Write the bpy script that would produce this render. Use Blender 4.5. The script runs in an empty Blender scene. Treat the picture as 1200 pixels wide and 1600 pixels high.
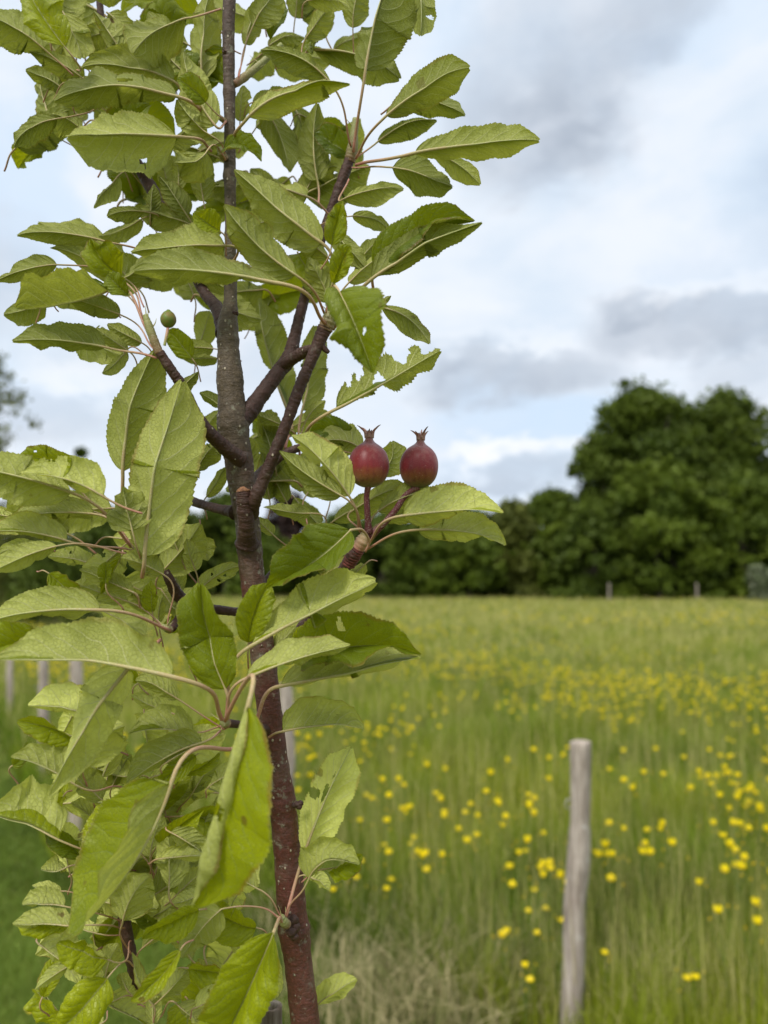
import bpy, math, random
import numpy as np
from mathutils import Matrix, Vector, Euler

# ------------------------------------------------------------------ camera, sky, sun, exposure
SC = bpy.context.scene
COL = SC.collection
EYE = 1.5                      # eye height
FPX = 1209.0                   # focal length in pixels of a 1200x1600 frame
PITCH = math.atan((908.0 - 800.0) / FPX)
cam_d = bpy.data.cameras.new('camera')
cam = bpy.data.objects.new('camera', cam_d)
COL.objects.link(cam)
cam.location = (0, 0, EYE)
cam.rotation_euler = (math.pi / 2 + PITCH, 0, 0)
cam_d.sensor_fit = 'VERTICAL'
cam_d.sensor_height = 36.0
cam_d.lens = FPX / 1600.0 * 36.0
cam_d.clip_start = 0.02
cam_d.clip_end = 4000
cam_d.dof.use_dof = True
cam_d.dof.focus_distance = 0.455
cam_d.dof.aperture_fstop = 6.3
SC.camera = cam
SC.view_settings.view_transform = 'Standard'
SC.view_settings.look = 'None'
SC.view_settings.gamma = 1.0
SC.view_settings.exposure = 0.85

SUN_EL, SUN_AZ = math.radians(43), math.radians(-155)   # azimuth from +Y towards +X
sun_d = bpy.data.lights.new('sun', 'SUN')
sun_d.energy = 1.5
sun_d.angle = math.radians(13)
sun_d.color = (1.0, 0.95, 0.87)
sun = bpy.data.objects.new('sun', sun_d)
COL.objects.link(sun)
_sd = Vector((math.cos(SUN_EL) * math.sin(SUN_AZ), math.cos(SUN_EL) * math.cos(SUN_AZ), math.sin(SUN_EL)))
sun.rotation_euler = _sd.to_track_quat('Z', 'Y').to_euler()
sun.location = (0, 0, 30)

RC = Matrix.Rotation(math.pi / 2 + PITCH, 3, 'X')
RCN = np.array(RC)
def azel(px, py):
    v = RC @ Vector(((px - 600) / FPX, -(py - 800) / FPX, -1.0)).normalized()
    return math.atan2(v.x, v.y), math.asin(v.z)

class NT:
    """small helper for node trees"""
    def __init__(self, tree):
        self.t = tree; self.n = tree.nodes; self.l = tree.links
        self.n.clear()
    def node(self, typ, ins=None, **props):
        nd = self.n.new(typ)
        for k, v in props.items():
            setattr(nd, k, v)
        if ins:
            for k, v in ins.items():
                s = nd.inputs[k]
                if isinstance(v, bpy.types.NodeSocket):
                    self.l.new(v, s)
                else:
                    s.default_value = v
        return nd
    def math(self, op, a, b=0.0, c=0.0, clamp=False):
        nd = self.n.new('ShaderNodeMath'); nd.operation = op; nd.use_clamp = clamp
        for i, v in enumerate((a, b, c)):
            if isinstance(v, bpy.types.NodeSocket): self.l.new(v, nd.inputs[i])
            else: nd.inputs[i].default_value = v
        return nd.outputs[0]
    def mix(self, f, a, b, blend='MIX'):
        nd = self.n.new('ShaderNodeMix'); nd.data_type = 'RGBA'; nd.blend_type = blend
        for s, v in ((nd.inputs[0], f), (nd.inputs[6], a), (nd.inputs[7], b)):
            if isinstance(v, bpy.types.NodeSocket): self.l.new(v, s)
            elif isinstance(v, (tuple, list)): s.default_value = (v[0], v[1], v[2], 1.0)
            else: s.default_value = v
        return nd.outputs[2]
    def ramp(self, f, stops, interp='LINEAR'):
        nd = self.n.new('ShaderNodeValToRGB'); nd.color_ramp.interpolation = interp
        e = nd.color_ramp.elements
        while len(e) < len(stops): e.new(0.5)
        for el, (p, c) in zip(e, stops):
            el.position = p
            el.color = (c, c, c, 1) if isinstance(c, (int, float)) else (c[0], c[1], c[2], 1)
        self.l.new(f, nd.inputs[0])
        return nd.outputs[0]
    def mapr(self, f, a, b, c=0.0, d=1.0, smooth=True):
        nd = self.n.new('ShaderNodeMapRange'); nd.clamp = True
        if smooth: nd.interpolation_type = 'SMOOTHSTEP'
        for i, v in enumerate((f, a, b, c, d)):
            if isinstance(v, bpy.types.NodeSocket): self.l.new(v, nd.inputs[i])
            else: nd.inputs[i].default_value = v
        return nd.outputs[0]
    def noise(self, vec, scale, detail=3.0, rough=0.5, dist=0.0):
        nd = self.node('ShaderNodeTexNoise', {'Scale': scale, 'Detail': detail, 'Roughness': rough, 'Distortion': dist})
        if vec is not None: self.l.new(vec, nd.inputs['Vector'])
        return nd.outputs[0]

# sky: Nishita above broken cloud, everything laid out by direction
world = bpy.data.worlds.new('World')
SC.world = world
world.use_nodes = True
W = NT(world.node_tree)
sky = W.node('ShaderNodeTexSky', sky_type='NISHITA', sun_disc=False)
sky.sun_elevation = SUN_EL
sky.sun_rotation = SUN_AZ
sky.air_density = 1.0; sky.dust_density = 2.0
bg_sky = W.node('ShaderNodeBackground', {'Color': sky.outputs[0], 'Strength': 0.12})
tc = W.node('ShaderNodeTexCoord')
sep = W.node('ShaderNodeSeparateXYZ', {0: tc.outputs['Generated']})
az = W.math('ARCTAN2', sep.outputs[0], sep.outputs[1])
el = W.math('ARCSINE', sep.outputs[2])
uv = W.node('ShaderNodeCombineXYZ', {0: az, 1: W.math('MULTIPLY', el, 1.9), 2: 0.0}).outputs[0]
nz1 = W.noise(tc.outputs['Generated'], 6.0, 6.0, 0.55)
nz2 = W.noise(uv, 4.2, 7.0, 0.55, 0.35)
nzf = W.noise(uv, 13.0, 6.0, 0.6, 0.3)
waz = W.math('ADD', az, W.math('MULTIPLY', W.math('SUBTRACT', nz1, 0.5), 0.34))
wel = W.math('ADD', el, W.math('MULTIPLY', W.math('SUBTRACT', nzf, 0.5), 0.10))
wel = W.math('ADD', wel, W.math('MULTIPLY', W.math('SUBTRACT', nz2, 0.5), 0.10))
def blobs(lst):
    tot = None
    for (px, py, rx, ry, s, rot) in lst:
        a0, e0 = azel(px, py)
        ra, re = rx / FPX, ry / FPX
        dx = W.math('SUBTRACT', waz, a0); dy = W.math('SUBTRACT', wel, e0)
        c, sn = math.cos(rot), math.sin(rot)
        u = W.math('DIVIDE', W.math('ADD', W.math('MULTIPLY', dx, c), W.math('MULTIPLY', dy, sn)), ra)
        v = W.math('DIVIDE', W.math('SUBTRACT', W.math('MULTIPLY', dy, c), W.math('MULTIPLY', dx, sn)), re)
        r2 = W.math('ADD', W.math('MULTIPLY', u, u), W.math('MULTIPLY', v, v))
        g = W.math('MULTIPLY', W.mapr(r2, 2.0, 0.0), s)
        tot = g if tot is None else W.math('ADD', tot, g)
    return tot
darkb = blobs([(905, 80, 190, 120, .48, 0.5), (850, 225, 120, 70, .62, 0.2), (990, 60, 120, 60, .3, .4), (1085, 508, 180, 42, .85, -.05),
               (780, 598, 160, 40, .9, 0.05), (680, 575, 70, 30, .3, 0), (1190, 570, 80, 40, .45, 0), (800, 752, 130, 24, .75, 0),
               (50, 655, 160, 30, .45, 0), (300, 560, 200, 40, .25, 0), (1010, 470, 80, 20, .4, 0), (-200, 400, 200, 100, .5, 0), (1500, 300, 250, 100, .6, 0)])
blueb = blobs([(30, 280, 90, 130, .8, 0), (720, 120, 80, 80, .45, 0), (830, 660, 200, 34, .75, 0), (1190, 380, 90, 110, .45, 0), (60, 620, 90, 40, .4, 0),
               (1120, 30, 110, 40, .5, 0), (740, 755, 120, 30, .5, 0)])
brightb = blobs([(790, 706, 105, 16, 1.0, 0), (620, 330, 190, 160, .25, 0), (1130, 440, 110, 14, .35, 0), (120, 590, 100, 30, .5, 0), (760, 535, 80, 14, .35, 0)])
base = W.mix(W.mapr(nz2, 0.35, 0.68), (0.415, 0.472, 0.54), (0.492, 0.522, 0.568))
c1 = W.mix(W.math('MULTIPLY', blueb, 0.75, clamp=True), base, (0.35, 0.445, 0.56))
c2 = W.mix(W.math('MULTIPLY', darkb, W.mapr(nzf, 0.2, 0.75, 0.55, .9), clamp=True), c1, (0.255, 0.29, 0.345))
c3 = W.mix(W.math('MULTIPLY', brightb, W.mapr(nzf, 0.3, 0.6, .3, 1.0), clamp=True), c2, (0.565, 0.575, 0.59))
# an overcast sky is brightest overhead, well above the frame
zen = W.mapr(el, 0.72, 1.4, 1.0, 2.8)
c3 = W.mix(W.mapr(el, 0.72, 1.2), c3, (0.60, 0.575, 0.535))
bg_cl = W.node('ShaderNodeBackground', {'Color': c3, 'Strength': zen})
cover = W.mapr(nz2, 0.2, 0.5, 0.88, 1.0)
ms = W.node('ShaderNodeMixShader', {0: cover, 1: bg_sky.outputs[0], 2: bg_cl.outputs[0]})
wo = W.node('ShaderNodeOutputWorld')
W.l.new(ms.outputs[0], wo.inputs[0])

# ------------------------------------------------------------------ helpers
rng = np.random.default_rng(7)
R = random.Random(11)

def cs(px, py, d):
    """direction through the eye of the photographer: pixel + depth -> camera-space point"""
    return np.array([(px - 600) / FPX * d, -(py - 800) / FPX * d, -d])
def c2w(v):
    v = np.asarray(v)
    return v @ RCN.T + np.array([0, 0, EYE])
def P(px, py, d):
    return c2w(cs(px, py, d))
def ground_hit(px, py, z):
    v = RCN @ np.array([(px - 600) / FPX, -(py - 800) / FPX, -1.0])
    k = (z - EYE) / v[2]
    return v * k + np.array([0, 0, EYE])

WORLD_AT = {}
def tag(o, label=None, cat=None, group=None, kind=None):
    if label: o['label'] = label
    if cat: o['category'] = cat
    if group: o['group'] = group
    if kind: o['kind'] = kind
    return o
def empty(name, loc, label, cat, group=None):
    o = bpy.data.objects.new(name, None)
    o.empty_display_size = 0.05
    COL.objects.link(o); o.location = loc
    WORLD_AT[o.name] = np.array(loc, float)
    return tag(o, label, cat, group)
def make_mesh(name, V, F, mat, smooth=True, attrs=None, uv=None):
    V = np.asarray(V, np.float32); F = np.asarray(F, np.int32)
    me = bpy.data.meshes.new(name)
    n, k = F.shape
    me.vertices.add(len(V)); me.vertices.foreach_set('co', V.ravel())
    me.loops.add(n * k); me.loops.foreach_set('vertex_index', F.ravel())
    me.polygons.add(n)
    me.polygons.foreach_set('loop_start', np.arange(0, n * k, k, dtype=np.int32))
    try: me.polygons.foreach_set('loop_total', np.full(n, k, np.int32))
    except Exception: pass
    me.update(calc_edges=True)
    me.polygons.foreach_set('use_smooth', np.full(n, smooth, bool))
    if attrs:
        for an, arr in attrs.items():
            a = me.attributes.new(an, 'FLOAT_VECTOR', 'POINT')
            a.data.foreach_set('vector', np.asarray(arr, np.float32).ravel())
    if mat: me.materials.append(mat)
    me.validate(verbose=False)
    return me
def obj(name, V, F, mat, parent=None, origin=None, smooth=True, attrs=None):
    V = np.asarray(V, float)
    if origin is None: origin = V[0]
    origin = np.asarray(origin, float)
    me = make_mesh(name, V - origin, F, mat, smooth, attrs)
    o = bpy.data.objects.new(name, me)
    COL.objects.link(o)
    if parent is not None:
        o.parent = parent
        o.location = origin - WORLD_AT[parent.name]
    else:
        o.location = origin
    WORLD_AT[o.name] = origin
    return o
def join(parts):
    """parts: list of (V, F, A) -> one"""
    Vs, Fs, As, n = [], [], [], 0
    for p in parts:
        Vs.append(p[0]); Fs.append(np.asarray(p[1]) + n); n += len(p[0])
        As.append(p[2] if len(p) > 2 and p[2] is not None else np.zeros((len(p[0]), 3)))
    return np.concatenate(Vs), np.concatenate(Fs), np.concatenate(As)
def catmull(pts, n):
    pts = np.asarray(pts, float)
    ext = np.vstack([2 * pts[0] - pts[1], pts, 2 * pts[-1] - pts[-2]])
    seg = len(pts) - 1
    t = np.linspace(0, seg - 1e-6, n)
    i = t.astype(int); f = (t - i)[:, None]
    p0, p1, p2, p3 = ext[i], ext[i + 1], ext[i + 2], ext[i + 3]
    return 0.5 * (2 * p1 + (p2 - p0) * f + (2 * p0 - 5 * p1 + 4 * p2 - p3) * f ** 2 + (3 * p1 - p0 - 3 * p2 + p3) * f ** 3)
def tube(path, rad, seg=10, rough=0.0, cap=True, seed=0, lat=0.0):
    """tube of quads along path (n,3) with radius per ring; attribute = (k along, angle, length)"""
    path = np.asarray(path, float); n = len(path); rad = np.broadcast_to(np.asarray(rad, float), (n,))
    T = np.gradient(path, axis=0); T /= np.linalg.norm(T, axis=1)[:, None] + 1e-12
    u = np.cross(T[0], [0.3, 0.2, 1.0]); u /= np.linalg.norm(u)
    U = np.zeros_like(path); U[0] = u
    for i in range(1, n):
        u = U[i - 1] - T[i] * np.dot(U[i - 1], T[i]); U[i] = u / (np.linalg.norm(u) + 1e-12)
    Wv = np.cross(T, U)
    th = np.linspace(0, 2 * np.pi, seg, endpoint=False)
    rr = np.ones((n, seg))
    if rough:
        g = np.random.default_rng(seed)
        ns = g.normal(size=(n, seg)); 
        for _ in range(2): ns = (ns + np.roll(ns, 1, 1) + np.roll(ns, 1, 0)) / 3
        rr += rough * ns * 2
        rr += (g.normal(size=(n, 1)) * rough * 0.5)
    X = path[:, None, :] + (rad[:, None] * rr)[..., None] * (np.cos(th)[None, :, None] * U[:, None, :] + np.sin(th)[None, :, None] * Wv[:, None, :])
    V = X.reshape(-1, 3)
    i = np.arange(n - 1)[:, None] * seg; j = np.arange(seg)[None, :]; j2 = (j + 1) % seg
    F = np.stack([i + j, i + j2, i + seg + j2, i + seg + j], -1).reshape(-1, 4)
    L = np.concatenate([[0], np.cumsum(np.linalg.norm(np.diff(path, axis=0), axis=1))])
    A = np.stack([np.repeat(np.linspace(0, 1, n), seg), np.tile(th / (2 * np.pi), n), np.repeat(L, seg)], -1)
    if cap:
        for (ring, c, flip) in ((0, path[0] - T[0] * rad[0] * .15, True), (n - 1, path[-1] + T[-1] * rad[-1] * .15, False)):
            ci = len(V); V = np.vstack([V, c]); A = np.vstack([A, A[ring * seg]])
            q = [[ring * seg + a, ring * seg + (a + 1) % seg, ring * seg + (a + 2) % seg, ci] for a in range(0, seg - seg % 2, 2)]
            if flip: q = [x[::-1] for x in q]
            if seg % 2: q.append([ring * seg + seg - 1, ring * seg, ci, ci][:4])
            F = np.vstack([F, np.array(q)])
    return V, F, A

# ------------------------------------------------------------------ materials
def mat(name):
    m = bpy.data.materials.new(name); m.use_nodes = True
    return m, NT(m.node_tree)
def finish(T, shader, disp=None):
    o = T.node('ShaderNodeOutputMaterial'); T.l.new(shader, o.inputs[0])
def attr(T, name):
    return T.node('ShaderNodeAttribute', attribute_name=name)

def mat_leaf():
    """apple leaf: upper and lower surface are different, like on the plant.
    vA = (t along, s across -1..1, random)   vB = (youth/yellow plus painted-in light on low leaves, brown, phase)"""
    m, T = mat('apple_leaf')
    a = attr(T, 'vA').outputs['Vector']; b = attr(T, 'vB').outputs['Vector']
    sa = T.node('ShaderNodeSeparateXYZ', {0: a}); sb = T.node('ShaderNodeSeparateXYZ', {0: b})
    t, s, rnd = sa.outputs; yel, brn, wid = sb.outputs
    geo = T.node('ShaderNodeNewGeometry')
    back = geo.outputs['Backfacing']
    pos = T.node('ShaderNodeTexCoord').outputs['Object']
    as_ = T.math('ABSOLUTE', s)
    side = T.math('MULTIPLY', T.math('SIGN', s), T.math('ADD', 0.12, T.math('MULTIPLY', rnd, 0.3)))
    wob = T.math('MULTIPLY', T.math('SUBTRACT', T.noise(pos, 48.0, 2.0), 0.5), 0.95)
    ph = T.math('ADD', T.math('ADD', T.math('MULTIPLY', T.math('SUBTRACT', t, T.math('MULTIPLY', T.math('POWER', as_, 1.3), 0.27)), T.math('ADD', 6.6, T.math('MULTIPLY', rnd, 1.6))), side), wob)
    fr = T.math('ABSOLUTE', T.math('SUBTRACT', T.math('FRACT', ph), 0.5))         # 0 at vein
    vein = T.mapr(fr, 0.055, 0.008)
    vein = T.math('MULTIPLY', vein, T.mapr(as_, 0.98, 0.6, 0.0, 1.0))
    puff = T.mapr(fr, 0.0, 0.5)                                                    # tissue swells between the veins
    mid = T.mapr(as_, 0.055, 0.015)
    ret = T.node('ShaderNodeTexVoronoi', {'Vector': pos, 'Scale': 480.0}, feature='DISTANCE_TO_EDGE').outputs[0]
    retl = T.mapr(ret, 0.09, 0.0)
    ret2 = T.node('ShaderNodeTexVoronoi', {'Vector': pos, 'Scale': 900.0}, feature='DISTANCE_TO_EDGE').outputs[0]
    retm = T.mapr(ret2, 0.14, 0.0)
    n1 = T.noise(pos, 35.0, 4.0, 0.6)
    n2 = T.noise(pos, 240.0, 3.0, 0.6)
    # upper surface
    up = T.mix(yel, (0.105, 0.155, 0.006), (0.42, 0.47, 0.004))
    up = T.mix(T.mapr(n1, 0.35, 0.7), up, T.mix(0.35, up, (0.04, 0.085, 0.012)))
    up = T.mix(T.math('MULTIPLY', vein, 0.6), up, (0.28, 0.34, 0.08))
    up = T.mix(T.math('MULTIPLY', retl, 0.25), up, (0.2, 0.28, 0.05))
    up = T.mix(T.math('MULTIPLY', mid, 0.8), up, (0.38, 0.40, 0.14))
    # under surface, paler and felted
    lo = T.mix(yel, (0.275, 0.30, 0.050), (0.78, 0.82, 0.22))
    lo = T.mix(T.mapr(n1, 0.3, 0.75), lo, T.mix(0.5, lo, (0.22, 0.25, 0.03)))
    lo = T.mix(T.math('MULTIPLY', retm, 0.32), lo, (0.52, 0.56, 0.30))
    lo = T.mix(T.math('MULTIPLY', vein, 0.8), lo, (0.66, 0.66, 0.32))
    lo = T.mix(T.math('MULTIPLY', mid, 0.75), lo, (0.56, 0.55, 0.27))
    col = T.mix(back, up, lo)
    # a few blemishes and rusty margins
    n3 = T.noise(pos, 90.0, 2.0, 0.5)
    edge = T.mapr(T.math('ADD', as_, T.math('MULTIPLY', T.math('SUBTRACT', n1, 0.5), 0.5)), 0.93, 1.03)
    col = T.mix(T.math('MULTIPLY', edge, T.math('MULTIPLY', brn, 0.9)), col, (0.23, 0.085, 0.03))
    spot = T.mapr(n3, 0.70, 0.735)
    col = T.mix(T.math('MULTIPLY', spot, T.math('MULTIPLY', brn, 1.0, clamp=True)), col, (0.12, 0.05, 0.02))
    edg2 = T.mapr(as_, 0.955, 1.0)
    col = T.mix(T.math('MULTIPLY', edg2, 0.35), col, (0.42, 0.42, 0.14))
    col = T.mix(T.math('MULTIPLY', T.mapr(rnd, 0.1, 1.0, 0.0, 0.42, smooth=False), T.math('SUBTRACT', 1.0, T.math('MULTIPLY', yel, 0.8))), col, (0.080, 0.115, 0.005))
    # relief: sign flips between the faces, veins stand proud underneath and sink on top
    hgt = T.math('ADD', T.math('MULTIPLY', T.math('POWER', puff, 0.5), 0.8), T.math('MULTIPLY', retl, -0.4))
    hgt = T.math('ADD', hgt, T.math('MULTIPLY', n2, 0.5))
    bump = T.node('ShaderNodeBump', {'Height': hgt, 'Strength': 0.7, 'Distance': T.mapr(back, 0.0, 1.0, 0.0007, 0.0011, smooth=False)})
    rough = T.mapr(back, 0.0, 1.0, 0.40, 0.70, smooth=False)
    pb = T.node('ShaderNodeBsdfPrincipled', {'Base Color': col, 'Roughness': rough, 'Normal': bump.outputs[0]})
    pb.inputs['Specular IOR Level'].default_value = 0.35
    tcol = T.mix(0.45, col, T.mix(yel, (0.34, 0.38, 0.003), (0.68, 0.68, 0.005)))
    tcol = T.mix(T.math('MULTIPLY', T.math('MAXIMUM', vein, mid), 0.35), tcol, (0.12, 0.16, 0.02))
    tr = T.node('ShaderNodeBsdfTranslucent', {'Color': tcol, 'Normal': bump.outputs[0]})
    ms = T.node('ShaderNodeMixShader', {0: 0.43, 1: pb.outputs[0], 2: tr.outputs[0]})
    finish(T, ms.outputs[0])
    return m
M_LEAF = mat_leaf()

def mat_petiole(name, c0, c1, c2):
    m, T = mat(name)
    a = attr(T, 'vA').outputs['Vector']
    sa = T.node('ShaderNodeSeparateXYZ', {0: a})
    pos = T.node('ShaderNodeTexCoord').outputs['Object']
    n = T.noise(pos, 160.0, 3.0)
    k = T.math('ADD', sa.outputs[0], T.math('MULTIPLY', T.math('SUBTRACT', n, 0.5), 0.5))
    col = T.ramp(k, [(0.0, c0), (0.45, c1), (0.9, c2)])
    fuzz = T.noise(pos, 1400.0, 2.0)
    col = T.mix(T.mapr(fuzz, 0.5, 0.75, 0, 0.45), col, (0.55, 0.52, 0.42))
    bump = T.node('ShaderNodeBump', {'Height': fuzz, 'Strength': 0.3, 'Distance': 0.0004})
    pb = T.node('ShaderNodeBsdfPrincipled', {'Base Color': col, 'Roughness': 0.6, 'Normal': bump.outputs[0]})
    pb.inputs['Subsurface Weight'].default_value = 0.0
    finish(T, pb.outputs[0])
    return m
M_PET = mat_petiole('petiole_skin', (0.42, 0.17, 0.13), (0.42, 0.27, 0.15), (0.36, 0.38, 0.13))
M_PET_G = mat_petiole('green_shoot_skin', (0.20, 0.10, 0.055), (0.22, 0.20, 0.07), (0.25, 0.27, 0.09))
M_STEM = mat_petiole('fruit_stem_skin', (0.17, 0.045, 0.04), (0.10, 0.015, 0.022), (0.09, 0.012, 0.02))

def mat_bark(name, cols, spots, lich, film=(0.20, 0.155, 0.12)):
    m, T = mat(name)
    a = attr(T, 'vA').outputs['Vector']; sa = T.node('ShaderNodeSeparateXYZ', {0: a})
    k = sa.outputs[0]
    pos = T.node('ShaderNodeTexCoord').outputs['Object']
    n1 = T.noise(pos, 45.0, 5.0, 0.6); n2 = T.noise(pos, 420.0, 4.0, 0.65)
    mp = T.node('ShaderNodeMapping', {'Vector': pos, 'Scale': (1.0, 1.0, 7.0)})
    rings = T.noise(mp.outputs[0], 110.0, 3.0, 0.6)
    kk = T.math('ADD', k, T.math('MULTIPLY', T.math('SUBTRACT', n1, 0.5), 0.22))
    col = T.ramp(kk, cols)
    col = T.mix(T.mapr(n2, 0.35, 0.7), T.mix(0.45, col, (0.02, 0.012, 0.008)), col)
    col = T.mix(T.mapr(rings, 0.60, 0.74, 0, 0.3), col, (0.025, 0.015, 0.011))
    # waxy grey film
    col = T.mix(T.mapr(n1, 0.48, 0.75, 0, 0.35), col, film)
    # lenticels
    vo = T.node('ShaderNodeTexVoronoi', {'Vector': T.node('ShaderNodeMapping', {'Vector': pos, 'Scale': (1.0, 1.0, 0.75)}).outputs[0], 'Scale': 300.0})
    cellr = T.node('ShaderNodeSeparateXYZ', {0: vo.outputs['Color']}).outputs[0]
    lent = T.math('MULTIPLY', T.mapr(vo.outputs['Distance'], 0.25, 0.15), T.mapr(cellr, 1.0 - spots, 1.0 - spots + 0.02))
    col = T.mix(T.math('MULTIPLY', lent, 0.85), col, (0.50, 0.43, 0.33))
    # lichen
    li = T.mapr(T.noise(pos, 150.0, 6.0, 0.7), 0.56, 0.66)
    lk = T.math('MULTIPLY', li, lich)
    col = T.mix(lk, col, (0.30, 0.31, 0.23))
    h = T.math('ADD', T.math('MULTIPLY', n2, 0.8), T.math('ADD', T.math('MULTIPLY', rings, 0.35), T.math('MULTIPLY', lent, 0.8)))
    bump = T.node('ShaderNodeBump', {'Height': h, 'Strength': 1.0, 'Distance': 0.0013})
    pb = T.node('ShaderNodeBsdfPrincipled', {'Base Color': col, 'Roughness': 0.56, 'Normal': bump.outputs[0]})
    pb.inputs['Specular IOR Level'].default_value = 0.4
    finish(T, pb.outputs[0])
    return m
M_TRUNK = mat_bark('apple_trunk_bark', [(0.0, (0.13, 0.075, 0.05)), (0.47, (0.125, 0.036, 0.026)), (0.575, (0.115, 0.034, 0.025)), (0.66, (0.10, 0.07, 0.042)),
                                         (0.76, (0.13, 0.10, 0.06)), (0.84, (0.085, 0.050, 0.035)), (1.0, (0.060, 0.033, 0.027))], 0.34, 0.45)
M_BRANCH = mat_bark('apple_branch_bark', [(0.0, (0.050, 0.020, 0.014)), (1.0, (0.072, 0.028, 0.020))], 0.10, 0.12, (0.13, 0.075, 0.055))

def mat_simple_noise(name, ca, cb, scale, rough=0.8, bumpd=0.0, spec=0.3, stretch=None, detail=5.0):
    m, T = mat(name)
    pos = T.node('ShaderNodeTexCoord').outputs['Object']
    if stretch: pos = T.node('ShaderNodeMapping', {'Vector': pos, 'Scale': stretch}).outputs[0]
    n = T.noise(pos, scale, detail, 0.6)
    col = T.mix(T.mapr(n, 0.3, 0.7), ca, cb)
    ins = {'Base Color': col, 'Roughness': rough}
    if bumpd:
        ins['Normal'] = T.node('ShaderNodeBump', {'Height': n, 'Strength': 0.9, 'Distance': bumpd}).outputs[0]
    pb = T.node('ShaderNodeBsdfPrincipled', ins)
    pb.inputs['Specular IOR Level'].default_value = spec
    finish(T, pb.outputs[0])
    return m
# ------------------------------------------------------------------ leaves
def smoothnoise(g, n, step):
    k = max(2, int(n / step) + 2)
    return np.interp(np.linspace(0, k - 1, n), np.arange(k), g.normal(size=k))

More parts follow.
